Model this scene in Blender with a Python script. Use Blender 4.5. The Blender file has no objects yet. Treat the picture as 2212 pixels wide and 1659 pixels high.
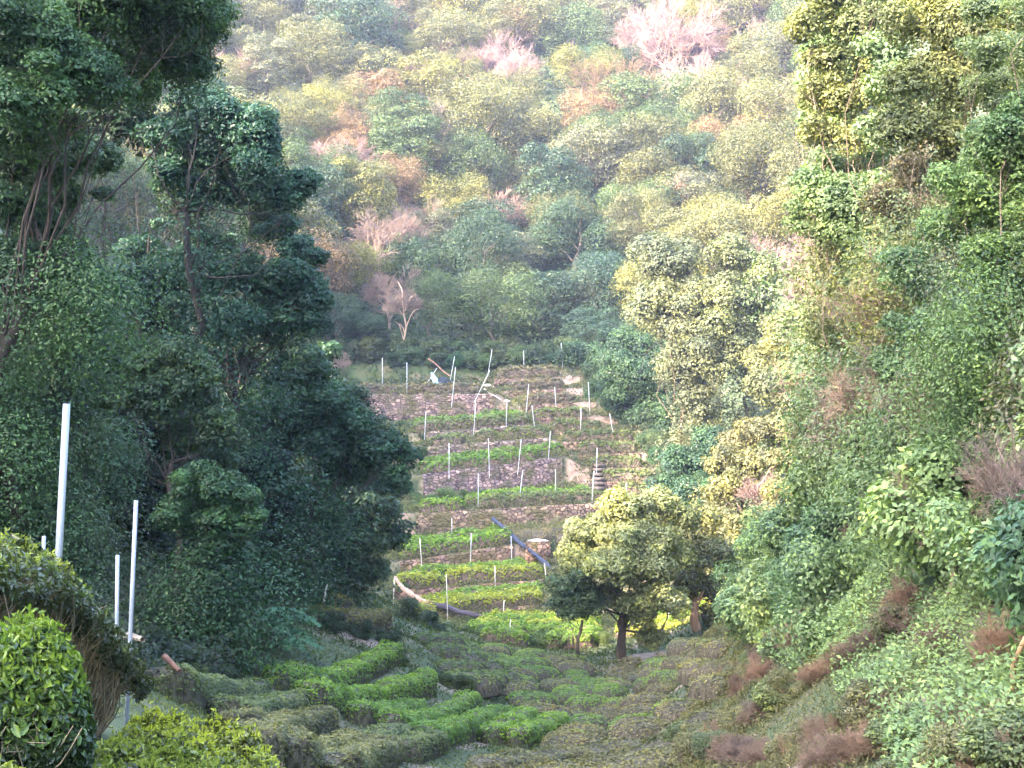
import bpy, math, random
import numpy as np
R = math.radians
SC = bpy.context.scene
COL = SC.collection
F = 3039.0          # focal length in units of a 2212 px wide picture
# ------------------------------------------------------------------ camera, sky, sun, exposure
cd = bpy.data.cameras.new('camera'); cam = bpy.data.objects.new('camera', cd); COL.objects.link(cam)
cam.location = (0, 0, 0); cam.rotation_euler = (R(90), 0, 0)
cd.sensor_width = 36; cd.lens = 36 * F / 2212; cd.clip_start = 0.05; cd.clip_end = 4000
SC.camera = cam
SUN_TO = np.array([-0.68, -0.56, 0.50]); SUN_TO /= np.linalg.norm(SUN_TO)
elev = math.asin(SUN_TO[2])
w = bpy.data.worlds.new('World'); SC.world = w; w.use_nodes = True
nt = w.node_tree; bg = nt.nodes['Background']
sky = nt.nodes.new('ShaderNodeTexSky'); sky.sky_type = 'NISHITA'; sky.sun_disc = False
sky.sun_elevation = elev; sky.sun_rotation = math.atan2(SUN_TO[0], SUN_TO[1])
sky.air_density = 1.2; sky.dust_density = 3.5; sky.ozone_density = 0.5
nt.links.new(sky.outputs[0], bg.inputs[0]); bg.inputs[1].default_value = 0.15
sl = bpy.data.lights.new('sun', 'SUN'); sl.energy = 2.1; sl.angle = R(0.6); sl.color = (1.0, 0.81, 0.68)
so = bpy.data.objects.new('sun', sl); COL.objects.link(so)
from mathutils import Vector
so.rotation_euler = Vector(tuple(SUN_TO)).to_track_quat('Z', 'Y').to_euler()
so.location = (-30, -30, 60)
SC.view_settings.view_transform = 'Standard'; SC.view_settings.look = 'None'
SC.view_settings.gamma = 1; SC.view_settings.exposure = 3.95
SC.cycles.max_bounces = 5; SC.cycles.diffuse_bounces = 3; SC.cycles.transmission_bounces = 3
SC.cycles.volume_bounces = 0; SC.cycles.transparent_max_bounces = 4
# ------------------------------------------------------------------ basics
def P(u, v, Y): return np.array([(u - 1106) / F * Y, Y, -(v - 829.5) / F * Y])
def X(u, Y): return (u - 1106) / F * Y
def rng(s): return np.random.default_rng(s)
def setp(o, label=None, cat=None, group=None, kind=None):
    if label: o['label'] = label
    if cat: o['category'] = cat
    if group: o['group'] = group
    if kind: o['kind'] = kind
    return o
def empty(name, loc, rz=0.0, s=1.0):
    o = bpy.data.objects.new(name, None); COL.objects.link(o)
    o.location = tuple(float(a) for a in loc); o.rotation_euler = (0, 0, rz); o.scale = (s, s, s)
    o.empty_display_size = 0.3
    return o
def obj(name, me, parent=None, color=None):
    o = bpy.data.objects.new(name, me); COL.objects.link(o)
    if parent is not None: o.parent = parent
    if color is not None: o.color = (*color, 1)
    return o
def mkmesh(name, V, Q, mat, tint=None, smooth=False, T=None):
    """V verts, Q quads (m,4), T triangles (k,3)"""
    V = np.asarray(V, dtype=np.float32).reshape(-1, 3)
    Q = np.asarray(Q, dtype=np.int32).reshape(-1, 4)
    nT = 0 if T is None else len(T)
    me = bpy.data.meshes.new(name)
    me.vertices.add(len(V)); me.vertices.foreach_set('co', V.ravel())
    idx = Q.ravel()
    starts = np.arange(len(Q)) * 4
    if nT:
        T = np.asarray(T, dtype=np.int32).reshape(-1, 3)
        idx = np.concatenate([idx, T.ravel()])
        starts = np.concatenate([starts, len(Q) * 4 + np.arange(nT) * 3])
    me.loops.add(len(idx)); me.loops.foreach_set('vertex_index', idx.astype(np.int32))
    me.polygons.add(len(starts)); me.polygons.foreach_set('loop_start', starts.astype(np.int32))
    if smooth: me.polygons.foreach_set('use_smooth', np.ones(len(starts), dtype=bool))
    me.update(calc_edges=True)
    if tint is not None:
        a = me.attributes.new('tint', 'FLOAT', 'FACE'); a.data.foreach_set('value', np.asarray(tint, dtype=np.float32))
    me.materials.append(mat)
    return me
def unit(a): return a / (np.linalg.norm(a, axis=-1, keepdims=True) + 1e-9)
ONES = ['', 'first', 'second', 'third', 'fourth', 'fifth', 'sixth', 'seventh', 'eighth', 'ninth', 'tenth', 'eleventh', 'twelfth',
        'thirteenth', 'fourteenth', 'fifteenth', 'sixteenth', 'seventeenth', 'eighteenth', 'nineteenth', 'twentieth']
TENS = {2: 'twenty', 3: 'thirty', 4: 'forty'}
def ordi(n):
    if n <= 20: return ONES[n]
    t, o = divmod(n, 10)
    return {2: 'twentieth', 3: 'thirtieth', 4: 'fortieth'}[t] if o == 0 else TENS[t] + '-' + ONES[o]
def projv(p): return 829.5 - p[2] / p[1] * F
def proju(p): return 1106 + p[0] / p[1] * F
# ------------------------------------------------------------------ materials
def newmat(name):
    m = bpy.data.materials.new(name); m.use_nodes = True
    t = m.node_tree; t.nodes.clear()
    out = t.nodes.new('ShaderNodeOutputMaterial')
    return m, t, out
def N(t, typ, **k):
    n = t.nodes.new(typ)
    for a, b in k.items(): setattr(n, a, b)
    return n
def ramp(t, stops):
    n = N(t, 'ShaderNodeValToRGB'); e = n.color_ramp.elements
    while len(e) > 1: e.remove(e[-1])
    e[0].position = stops[0][0]; e[0].color = (*stops[0][1], 1)
    for p, c in stops[1:]:
        x = e.new(p); x.color = (*c, 1)
    return n
def mixc(t, a, b, fac, mode='MIX'):
    n = N(t, 'ShaderNodeMix', data_type='RGBA', blend_type=mode)
    for s, v in ((n.inputs[6], a), (n.inputs[7], b), (n.inputs[0], fac)):
        if hasattr(v, 'links') or isinstance(v, bpy.types.NodeSocket): t.links.new(v, s)
        elif isinstance(v, (int, float)): s.default_value = v
        else: s.default_value = (*v, 1)
    return n.outputs[2]
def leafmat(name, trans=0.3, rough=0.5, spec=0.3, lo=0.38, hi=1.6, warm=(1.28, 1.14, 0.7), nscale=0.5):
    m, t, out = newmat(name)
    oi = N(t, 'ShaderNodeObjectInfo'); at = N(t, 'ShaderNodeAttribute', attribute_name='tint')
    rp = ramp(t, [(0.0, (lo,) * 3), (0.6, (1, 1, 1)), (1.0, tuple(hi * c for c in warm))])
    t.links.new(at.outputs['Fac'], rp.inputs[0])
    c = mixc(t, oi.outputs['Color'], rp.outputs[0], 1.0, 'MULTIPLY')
    geo = N(t, 'ShaderNodeNewGeometry')
    no = N(t, 'ShaderNodeTexNoise'); no.inputs['Scale'].default_value = nscale; no.inputs['Detail'].default_value = 2
    t.links.new(geo.outputs['Position'], no.inputs['Vector'])
    rp2 = ramp(t, [(0.3, (0.72, 0.80, 0.9)), (0.7, (1.25, 1.18, 1.0))]); t.links.new(no.outputs['Fac'], rp2.inputs[0])
    c = mixc(t, c, rp2.outputs[0], 1.0, 'MULTIPLY')
    b = N(t, 'ShaderNodeBsdfPrincipled'); b.inputs['Roughness'].default_value = rough
    b.inputs['Specular IOR Level'].default_value = spec
    t.links.new(c, b.inputs['Base Color'])
    tr = N(t, 'ShaderNodeBsdfTranslucent'); c2 = mixc(t, c, (1.25, 1.3, 0.6), 1.0, 'MULTIPLY'); t.links.new(c2, tr.inputs[0])
    mx = N(t, 'ShaderNodeMixShader'); mx.inputs[0].default_value = trans
    t.links.new(b.outputs[0], mx.inputs[1]); t.links.new(tr.outputs[0], mx.inputs[2]); t.links.new(mx.outputs[0], out.inputs[0])
    return m
def objcolmat(name, rough=0.85, scale=3.0, lo=0.6, hi=1.35, metal=0.0, spec=0.3, bump=0.3, stretch=(1, 1, 1), second=None, r2=(.52, .66)):
    ra, rb = r2
    m, t, out = newmat(name)
    oi = N(t, 'ShaderNodeObjectInfo')
    tc = N(t, 'ShaderNodeTexCoord'); mp = N(t, 'ShaderNodeMapping'); mp.inputs['Scale'].default_value = stretch
    t.links.new(tc.outputs['Object'], mp.inputs[0])
    no = N(t, 'ShaderNodeTexNoise'); no.inputs['Scale'].default_value = scale; no.inputs['Detail'].default_value = 5
    t.links.new(mp.outputs[0], no.inputs['Vector'])
    rp = ramp(t, [(0.3, (lo,) * 3), (0.7, (hi,) * 3)]); t.links.new(no.outputs['Fac'], rp.inputs[0])
    c = mixc(t, oi.outputs['Color'], rp.outputs[0], 1.0, 'MULTIPLY')
    if second:
        n2 = N(t, 'ShaderNodeTexNoise'); n2.inputs['Scale'].default_value = scale * 0.37; t.links.new(mp.outputs[0], n2.inputs['Vector'])
        r2 = ramp(t, [(ra, (0, 0, 0)), (rb, (1, 1, 1))]); t.links.new(n2.outputs['Fac'], r2.inputs[0])
        c = mixc(t, c, second, r2.outputs[0])
    b = N(t, 'ShaderNodeBsdfPrincipled'); b.inputs['Roughness'].default_value = rough
    b.inputs['Specular IOR Level'].default_value = spec; b.inputs['Metallic'].default_value = metal
    t.links.new(c, b.inputs['Base Color'])
    bp = N(t, 'ShaderNodeBump'); bp.inputs['Strength'].default_value = bump; bp.inputs['Distance'].default_value = 0.05
    t.links.new(no.outputs['Fac'], bp.inputs['Height']); t.links.new(bp.outputs[0], b.inputs['Normal'])
    t.links.new(b.outputs[0], out.inputs[0])
    return m
M_LEAF = leafmat('foliage')
M_TEA = leafmat('tea_leaves', trans=0.4, lo=0.5, hi=1.5, warm=(1.3, 1.2, 0.6), nscale=1.2)
M_TEAN = leafmat('glossy_tea_leaves', trans=0.35, rough=0.32, spec=0.5, lo=0.3, hi=2.1, warm=(1.25, 1.22, 0.6), nscale=2.5)
M_GRASS = leafmat('grass_blades', trans=0.4, nscale=0.35)
M_BARK = objcolmat('bark', scale=6, stretch=(1, 1, 0.25))
M_TWIG = leafmat('twigs', trans=0.0, rough=0.8, spec=0.1, lo=0.65, hi=1.3, warm=(1.1, 1.0, 0.95), nscale=0.6)
M_WOODY = objcolmat('woody_hedge_side', scale=14, lo=0.35, hi=1.6, bump=1.0, stretch=(1, 1, 0.35))
M_METAL = objcolmat('galvanised_steel', rough=0.45, scale=2.5, lo=0.85, hi=1.1, metal=0.15, spec=0.5, bump=0.02, second=(0.22, 0.15, 0.11), r2=(.60, .74))
M_CLOTH = objcolmat('netting', rough=0.8, scale=8, lo=0.7, hi=1.3, bump=0.5)
M_ROCK = objcolmat('rock', scale=3, lo=0.5, hi=1.5, bump=0.8)
def stonemat():
    m, t, out = newmat('dry_stone')
    oi = N(t, 'ShaderNodeObjectInfo')
    geo = N(t, 'ShaderNodeNewGeometry'); mp = N(t, 'ShaderNodeMapping'); mp.inputs['Scale'].default_value = (1, 1, 1.5)
    t.links.new(geo.outputs['Position'], mp.inputs[0])
    vo = N(t, 'ShaderNodeTexVoronoi'); vo.inputs['Scale'].default_value = 3.2; t.links.new(mp.outputs[0], vo.inputs['Vector'])
    ve = N(t, 'ShaderNodeTexVoronoi', feature='DISTANCE_TO_EDGE'); ve.inputs['Scale'].default_value = 3.2; t.links.new(mp.outputs[0], ve.inputs['Vector'])
    rp = ramp(t, [(0.0, (0.10, 0.085, 0.08)), (0.35, (0.19, 0.165, 0.16)), (0.7, (0.26, 0.22, 0.19)), (1.0, (0.40, 0.34, 0.28))])
    sx = N(t, 'ShaderNodeSeparateColor'); t.links.new(vo.outputs['Color'], sx.inputs[0]); t.links.new(sx.outputs[0], rp.inputs[0])
    ed = ramp(t, [(0.0, (0.25,) * 3), (0.10, (1, 1, 1))]); t.links.new(ve.outputs[0], ed.inputs[0])
    c = mixc(t, rp.outputs[0], ed.outputs[0], 1.0, 'MULTIPLY')
    no = N(t, 'ShaderNodeTexNoise'); no.inputs['Scale'].default_value = 0.9; no.inputs['Detail'].default_value = 4
    t.links.new(geo.outputs['Position'], no.inputs['Vector'])
    r2 = ramp(t, [(0.45, (0, 0, 0)), (0.62, (1, 1, 1))]); t.links.new(no.outputs['Fac'], r2.inputs[0])
    c = mixc(t, c, (0.10, 0.11, 0.055), r2.outputs[0])
    c = mixc(t, c, oi.outputs['Color'], 1.0, 'MULTIPLY'); c = mixc(t, c, (0.80, 0.72, 0.72), 1.0, 'MULTIPLY')
    b = N(t, 'ShaderNodeBsdfPrincipled'); b.inputs['Roughness'].default_value = 0.9; t.links.new(c, b.inputs['Base Color'])
    bp = N(t, 'ShaderNodeBump'); bp.inputs['Strength'].default_value = 1.0; bp.inputs['Distance'].default_value = 0.12
    t.links.new(ed.outputs[0], bp.inputs['Height']); t.links.new(bp.outputs[0], b.inputs['Normal'])
    t.links.new(b.outputs[0], out.inputs[0])
    return m
M_STONE = stonemat()
def groundmat():
    m, t, out = newmat('earth_and_litter')
    geo = N(t, 'ShaderNodeNewGeometry'); at = N(t, 'ShaderNodeAttribute', attribute_name='soil')
    no = N(t, 'ShaderNodeTexNoise'); no.inputs['Scale'].default_value = 0.8; no.inputs['Detail'].default_value = 8
    t.links.new(geo.outputs['Position'], no.inputs['Vector'])
    g = ramp(t, [(0.3, (0.022, 0.035, 0.018)), (0.5, (0.05, 0.075, 0.03)), (0.7, (0.09, 0.085, 0.05))]); t.links.new(no.outputs['Fac'], g.inputs[0])
    n2 = N(t, 'ShaderNodeTexNoise'); n2.inputs['Scale'].default_value = 2.3; n2.inputs['Detail'].default_value = 8
    t.links.new(geo.outputs['Position'], n2.inputs['Vector'])
    s = ramp(t, [(0.3, (0.12, 0.085, 0.075)), (0.5, (0.25, 0.175, 0.145)), (0.7, (0.31, 0.235, 0.195))]); t.links.new(n2.outputs['Fac'], s.inputs[0])
    ad = N(t, 'ShaderNodeMath', operation='MULTIPLY_ADD'); ad.inputs[1].default_value = 0.9; t.links.new(no.outputs['Fac'], ad.inputs[0]); 
    sb = N(t, 'ShaderNodeMath', operation='ADD'); t.links.new(at.outputs['Fac'], sb.inputs[0])
    ad.inputs[2].default_value = -0.45; t.links.new(ad.outputs[0], sb.inputs[1])
    st = ramp(t, [(0.35, (0, 0, 0)), (0.65, (1, 1, 1))]); t.links.new(sb.outputs[0], st.inputs[0])
    c = mixc(t, g.outputs[0], s.outputs[0], st.outputs[0])
    b = N(t, 'ShaderNodeBsdfPrincipled'); b.inputs['Roughness'].default_value = 0.95; t.links.new(c, b.inputs['Base Color'])
    bp = N(t, 'ShaderNodeBump'); bp.inputs['Strength'].default_value = 0.7; bp.inputs['Distance'].default_value = 0.15
    t.links.new(n2.outputs['Fac'], bp.inputs['Height']); t.links.new(bp.outputs[0], b.inputs['Normal'])
    t.links.new(b.outputs[0], out.inputs[0])
    return m
M_GROUND = groundmat()
# ------------------------------------------------------------------ terrain
def Ydepth(v):       # depth of the ground on the terraced far slope
    return np.interp(v, [790, 815, 850, 900, 950, 1000, 1050, 1100, 1150, 1200, 1250, 1300, 1330, 1370, 1400],
                        [120, 116, 112, 107, 103, 100, 97, 93, 90, 87, 83, 79, 76, 72, 68])
_cp = []
def cuv(*pts):
    for u, v, Y in pts: _cp.append(P(u, v, Y))
def cxyz(*pts):
    for p in pts: _cp.append(np.array(p, float))
# foreground left shoulder, left valley terraces
cxyz((0, 0, -1.7), (-1.2, 5, -2.1), (1.2, 5, -2.6), (-3, 5, -1.6), (-2.2, 9, -3.0), (-3.6, 9, -2.2), (-3.7, 13.5, -3.4), (-5.5, 13, -2.6), (0, 12, -4.4), (-4, 18, -4.4),
     (-1, 17, -5.2), (3, 10, -3.3), (4, 5, -2.0), (-8, 8, 0.5), (-9, 20, -1.5), (6, 4, 0))
cuv((600, 1655, 20), (450, 1550, 24), (500, 1490, 28), (640, 1500, 31), (520, 1480, 34), (700, 1460, 37), (850, 1432, 42), (930, 1455, 41), (760, 1530, 32), (800, 1610, 28),
    (900, 1575, 34), (1000, 1620, 31), (1050, 1540, 42), (1150, 1590, 38), (1210, 1580, 40), (1100, 1450, 52), (1000, 1420, 55), (950, 1380, 62), (1350, 1432, 60), (1250, 1520, 50), (1250, 1570, 44),
    (1500, 1440, 58), (1400, 1490, 54), (1580, 1425, 60), (1450, 1580, 38), (1200, 1659, 29), (1450, 1659, 26), (1560, 1560, 30))
# bench with hedges at left, bank below it
cuv((640, 1345, 45), (830, 1345, 50), (700, 1310, 52), (620, 1280, 54), (850, 1400, 46), (900, 1340, 60), (860, 1310, 70))
# under the left wood
cxyz((-9, 28, -4.8), (-9, 35, -4.4), (-10, 45, -5.5), (-14, 35, -2), (-15, 50, -1), (-20, 42, 2), (-12, 62, -6), (-18, 66, 0), (-12, 80, -9), (-20, 85, -2), (-14, 22, 2),
     (-29, 100, 6), (-22, 105, 1), (-20, 118, 2), (-30, 60, 12), (-28, 30, 13), (-40, 45, 18), (-40, 90, 14), (-45, 130, 18))
# right front and right bank
cuv((1700, 1640, 20), (1650, 1560, 24), (1850, 1540, 20), (2000, 1480, 19), (2212, 1640, 13), (2212, 1480, 15), (1950, 1640, 15), (1600, 1480, 36), (1700, 1380, 33), (1850, 1350, 26),
    (2050, 1300, 20), (2212, 1200, 17), (1650, 1340, 44), (1750, 1230, 38), (1900, 1100, 30), (2050, 950, 25), (2212, 900, 20), (1800, 1000, 45), (1950, 750, 38), (2212, 500, 26), (1600, 1340, 60))
cxyz((14, 20, 5), (20, 30, 12), (14, 45, 2), (22, 50, 11), (30, 40, 22), (40, 60, 32), (12, 8, 6), (25, 10, 20), (20, 70, -2), (30, 80, 13), (18, 75, -6), (40, 90, 25), (60, 40, 45), (60, 0, 45))
# far slope and forest hill
cuv((1450, 1130, 86), (1560, 1120, 84), (1420, 1020, 97), (1400, 960, 104), (1330, 880, 110), (1240, 800, 117), (1560, 980, 96), (1700, 850, 100), (1600, 1250, 72), (1500, 1330, 70),
    (780, 800, 118), (700, 840, 110), (780, 900, 105), (800, 1000, 98), (800, 1100, 90), (820, 1230, 80), (960, 775, 121), (1100, 760, 124), (1240, 740, 130), (1400, 780, 122), (1500, 650, 130),
    (1250, 620, 150), (1150, 520, 158), (850, 600, 140), (1450, 500, 146), (1106, 380, 170), (850, 420, 158), (700, 420, 150), (1106, 210, 192), (1106, 20, 222), (600, 250, 172), (500, 60, 200),
    (1500, 300, 172), (1500, 60, 214), (1750, 430, 150), (1800, 150, 190), (1950, 400, 140), (650, 40, 250), (800, 60, 225), (400, 300, 160), (250, 420, 150), (100, 300, 150))
cxyz((0, 300, 95), (-80, 260, 75), (80, 260, 90), (0, 400, 112), (-150, 400, 105), (150, 400, 112), (80, 120, 60), (110, 40, 75), (100, -60, 70), (250, 100, 105), (300, 400, 108), (-300, 400, 105),
     (0, 600, 108), (-500, 600, 105), (500, 600, 105), (500, 0, 100), (500, -400, 60), (0, -400, 40), (-500, -400, 60), (-500, 0, 90), (-250, 0, 85), (0, -30, 2), (0, -70, 12), (-70, 200, 60))
# unseen ridge left and behind, crest shaped for its shade over the valley
SHADE_RIDGE = [(-70, y_, z_) for y_, z_ in ((-90, 60), (-60, 65), (-45, 66), (-35, 64), (-22, 56), (-12, 51), (-4, 39), (2, 35), (10, 32), (20, 32), (28, 32), (34, 42), (40, 56), (50, 60), (60, 60), (75, 58), (85, 52), (95, 42), (110, 37), (135, 34))] + [(-110, 20, 36), (-110, -60, 55), (-100, 60, 50)]
cxyz(*SHADE_RIDGE); cxyz((-50, -60, 28), (-50, 0, 17), (-50, 60, 24), (-40, -30, 16), (-20, -30, 7), (-22, 0, 6))
CP = np.array(_cp)
def _ker(d): return d
_A = _ker(np.sqrt(((CP[:, None, :2] - CP[None, :, :2]) ** 2).sum(-1)))
n_ = len(CP)
_S = np.zeros((n_ + 3, n_ + 3)); _S[:n_, :n_] = _A - np.eye(n_) * 0.5
_S[:n_, n_] = 1; _S[:n_, n_ + 1:] = CP[:, :2]; _S[n_, :n_] = 1; _S[n_ + 1:, :n_] = CP[:, :2].T
_W = np.linalg.solve(_S, np.concatenate([CP[:, 2], np.zeros(3)]))
def h0(x, y):
    x = np.asarray(x, float); y = np.asarray(y, float); sh = np.broadcast(x, y).shape
    xf = np.broadcast_to(x, sh).ravel(); yf = np.broadcast_to(y, sh).ravel(); out = np.zeros(len(xf))
    for i in range(0, len(xf), 20000):
        a = xf[i:i + 20000]; b = yf[i:i + 20000]
        d = np.sqrt((a[:, None] - CP[None, :, 0]) ** 2 + (b[:, None] - CP[None, :, 1]) ** 2)
        out[i:i + 20000] = _ker(d) @ _W[:n_] + _W[n_] + _W[n_ + 1] * a + _W[n_ + 2] * b
    return out.reshape(sh)
def vnoise(x, y, s, seed=0):
    x = np.asarray(x) / s + seed * 17.3; y = np.asarray(y) / s + seed * 9.1
    xi = np.floor(x).astype(np.int64); yi = np.floor(y).astype(np.int64); fx = x - xi; fy = y - yi
    fx = fx * fx * (3 - 2 * fx); fy = fy * fy * (3 - 2 * fy)
    def hsh(a, b):
        n = (a * 374761393 + b * 668265263 + seed * 1442695) & 0x7fffffff
        n = ((n ^ (n >> 13)) * 1274126177) & 0x7fffffff
        return ((n ^ (n >> 16)) & 0xffff) / 65535.0
    return (hsh(xi, yi) * (1 - fx) + hsh(xi + 1, yi) * fx) * (1 - fy) + (hsh(xi, yi + 1) * (1 - fx) + hsh(xi + 1, yi + 1) * fx) * fy - 0.5
# terrace lines: front edge (top of the retaining wall) from the left to the right end, in picture units
LT = [((780, 800), (1060, 790)), ((780, 853), (1070, 852)), ((880, 938), (1160, 916)), ((920, 966), (1190, 946)), ((905, 1027), (1220, 988)),
      ((900, 1110), (1330, 1086)), ((860, 1216), (1110, 1178)), ((850, 1278), (1180, 1254)), ((880, 1338), (1240, 1300)), ((1000, 1388), (1240, 1388))]
RT = [((1060, 820), (1210, 817)), ((1090, 845), (1225, 841)), ((1120, 876), (1245, 871)), ((1140, 905), (1270, 902)), ((1180, 933), (1300, 932)), ((1200, 957), (1375, 953)),
      ((1240, 982), (1385, 980)), ((1265, 1013), (1395, 1012)), ((1290, 1042), (1420, 1041)), ((1310, 1071), (1430, 1069)), ((1330, 1110), (1440, 1105)), ((1100, 1180), (1400, 1180)),
      ((1100, 1254), (1400, 1254)), ((1100, 1310), (1400, 1310)), ((1000, 1388), (1240, 1388))]
def tline(seg):
    (u1, v1), (u2, v2) = seg
    Y1 = Ydepth((v1 + v2) / 2 * 0.6 + v1 * 0.4); Y2 = Ydepth((v1 + v2) / 2 * 0.6 + v2 * 0.4)
    return P(u1, v1, Y1), P(u2, v2, Y2)
LTL = [tline(s) for s in LT]; RTL = [tline(s) for s in RT]
def prof(lines, x, y):
    """terraced height at x, y; lines run from the top of the slope down"""
    L = lines[::-1]
    ys = []; zs = []
    for a, b in L:
        k = np.clip((x - a[0]) / (b[0] - a[0]), -0.6, 1.6)
        ys.append(a[1] + (b[1] - a[1]) * k); zs.append(a[2] + (b[2] - a[2]) * k)
    ys = np.array(ys); zs = np.array(zs)
    for i in range(1, len(ys)):
        ys[i] = np.maximum(ys[i], ys[i - 1] + 0.8)
    out = zs[0] - 0.5
    for i in range(len(ys)):
        if i + 1 < len(ys): y2 = ys[i + 1] - 0.28; z2 = zs[i] + 0.22 * (zs[i + 1] - zs[i])
        else: y2 = ys[i] + 8; z2 = zs[i] + 2.5
        k = np.clip((y - ys[i]) / (y2 - ys[i]), 0, 1)
        seg = zs[i] + (z2 - zs[i]) * k
        zb = (zs[i - 1] + 0.22 * (zs[i] - zs[i - 1])) if i else zs[0] - 0.4
        kb = np.clip((y - (ys[i] - 0.28)) / 0.28, 0, 1)
        out = np.where(y >= ys[i], seg, np.where(y > ys[i] - 0.28, zb + (zs[i] - zb) * kb, out))
    return out
SPL = [(1065, 800), (1070, 830), (1130, 890), (1175, 930), (1225, 985), (1290, 1040), (1320, 1090), (1200, 1200), (1200, 1330)]
def split_x(y):
    pts = sorted((Ydepth(v), X(u, Ydepth(v))) for u, v in SPL)
    return np.interp(y, [p[0] for p in pts], [p[1] for p in pts])
def sstep(a, b, t):
    k = np.clip((t - a) / (b - a), 0, 1); return k * k * (3 - 2 * k)
def H(x, y):
    x = np.asarray(x, float); y = np.asarray(y, float)
    z = h0(x, y)
    z = z + vnoise(x, y, 9, 1) * 1.2 * sstep(60, 140, y) + vnoise(x, y, 2.2, 2) * (0.08 + 0.14 * sstep(55, 80, y))
    zl = prof(LTL, x, y); zr = prof(RTL, x, y)
    s = sstep(-0.7, 0.7, x - split_x(y)); zt = zl * (1 - s) + zr * s + vnoise(x, y, 1.4, 5) * 0.10
    xl = np.interp(y, [66, 80, 90, 100, 110, 122], [-6.5, -8.5, -8.5, -8.5, -13, -13.5])
    xr = np.interp(y, [66, 78, 87, 97, 104, 118], [8, 9, 10, 11, 9.7, 4.2])
    m = sstep(-2.5, 0, x - xl) * (1 - sstep(0, 2.5, x - xr)) * sstep(68, 71, y) * (1 - sstep(117, 122, y))
    return z * (1 - m) + zt * m
def Hs(x, y): return float(H(np.array([x]), np.array([y]))[0])
def soilf(x, y):
    s = 0.12 + 0.22 * sstep(12, 20, y) * (1 - sstep(66, 74, y)) * sstep(-1, 1, x + 2 + y * .12) * (1 - sstep(0, 2, x - .12 * y - 1))
    ter = sstep(-2, 0.5, x + 9.5) * (1 - sstep(0, 1.5, x - np.interp(y, [66, 87, 97, 104, 118], [8, 10.5, 11.8, 10.6, 5.2]))) * sstep(72, 78, y) * (1 - sstep(118, 121, y))
    s = s + ter * 0.34
    def path(pts, wd, amt):
        nonlocal s
        for (a, b) in zip(pts[:-1], pts[1:]):
            pa = P(*a); pb = P(*b); d = pb[:2] - pa[:2]; L = (d ** 2).sum()
            k = np.clip(((x - pa[0]) * d[0] + (y - pa[1]) * d[1]) / L, 0, 1)
            dist = np.hypot(x - pa[0] - k * d[0], y - pa[1] - k * d[1])
            s = np.maximum(s, amt * (1 - sstep(wd * 0.5, wd, dist)))
    yv = lambda u, v: (u, v, float(Ydepth(v)))
    path([yv(1190, 795), yv(1235, 840), yv(1285, 910), yv(1330, 950), yv(1400, 985)], 1.3, .74)
    path([yv(1060, 800), yv(1075, 835), yv(1130, 890), yv(1180, 930), yv(1225, 985), yv(1290, 1040)], .7, .6)
    path([(1590, 1640, 20), (1900, 1650, 16)], 1.0, 0.75)
    path([(2060, 1480, 18), (2180, 1450, 16)], .7, 0.6)
    path([(1400, 1400, 62), (1540, 1395, 62), (1600, 1380, 62)], 2.0, 0.9)
    path([(480, 1500, 26), (600, 1520, 27)], 0.8, 0.6); path([(900, 1600, 30), (1060, 1560, 36)], 0.8, 0.7)
    path([(690, 1380, 45), (840, 1390, 46)], .9, .75); path([(940, 1380, 43), (985, 1390, 43)], .8, .7); path([(760, 1380, 33), (850, 1390, 34)], .5, .7)
    path([(600, 1659, 18), (640, 1600, 20)], 0.35, 0.8); path([(690, 1659, 18), (700, 1600, 20)], 0.35, 0.8)
    return np.clip(s, 0, 1)
def axis(segs):
    out = [segs[0][0]]
    for a, b, d in segs:
        n = max(1, int(round((b - a) / d))); out += list(a + (b - a) * (np.arange(n) + 1) / n)
    return np.array(out)
gx = axis([(-500, -200, 50), (-200, -60, 8), (-60, -16, 1.5), (-16, 16, 0.42), (16, 60, 1.5), (60, 200, 8), (200, 500, 50)])
gy = axis([(-400, -100, 50), (-100, 0, 6), (0, 68, 0.6), (68, 122, 0.27), (122, 260, 2.5), (260, 500, 12), (500, 600, 50)])
GX, GY = np.meshgrid(gx, gy)
GZ = H(GX, GY); print('Z range', GZ.min(), GZ.max())
nx, ny = len(gx), len(gy)
ii = (np.arange(ny - 1)[:, None] * nx + np.arange(nx - 1)[None, :]).ravel()
gm = mkmesh('ground', np.stack([GX.ravel(), GY.ravel(), GZ.ravel()], 1), np.stack([ii, ii + 1, ii + nx + 1, ii + nx], 1), M_GROUND, smooth=True)
a_ = gm.attributes.new('soil', 'FLOAT', 'POINT'); a_.data.foreach_set('value', soilf(GX.ravel(), GY.ravel()).astype(np.float32))
setp(obj('ground', gm), kind='structure')
# ------------------------------------------------------------------ leaf, twig and tube geometry
def leaf_geo(C, Nn, L, ratio, r, fancy=False):
    n = len(C); Nn = unit(Nn)
    t = unit(np.cross(Nn, unit(r.normal(size=(n, 3)))))
    b = np.cross(Nn, t); L = np.broadcast_to(np.asarray(L, float), (n,))[:, None]; W = L * ratio
    if fancy:
        up = Nn * W * 0.28
        V = np.stack([C - t * L * .5, C - t * L * .12 + b * W * .5 + up, C + t * L * .25 + b * W * .36 + up, C + t * L * .5,
                      C + t * L * .25 - b * W * .36 + up, C - t * L * .12 - b * W * .5 + up], 1).reshape(-1, 3)
        k = np.arange(n) * 6
        Q = np.stack([np.stack([k, k + 1, k + 2, k + 3], 1), np.stack([k, k + 3, k + 4, k + 5], 1)], 1).reshape(-1, 4)
        return V, Q, 2
    V = np.stack([C - t * L * .5, C + b * W * .5, C + t * L * .5, C - b * W * .5], 1).reshape(-1, 3)
    Q = np.arange(n * 4).reshape(-1, 4)
    return V, Q, 1
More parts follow.
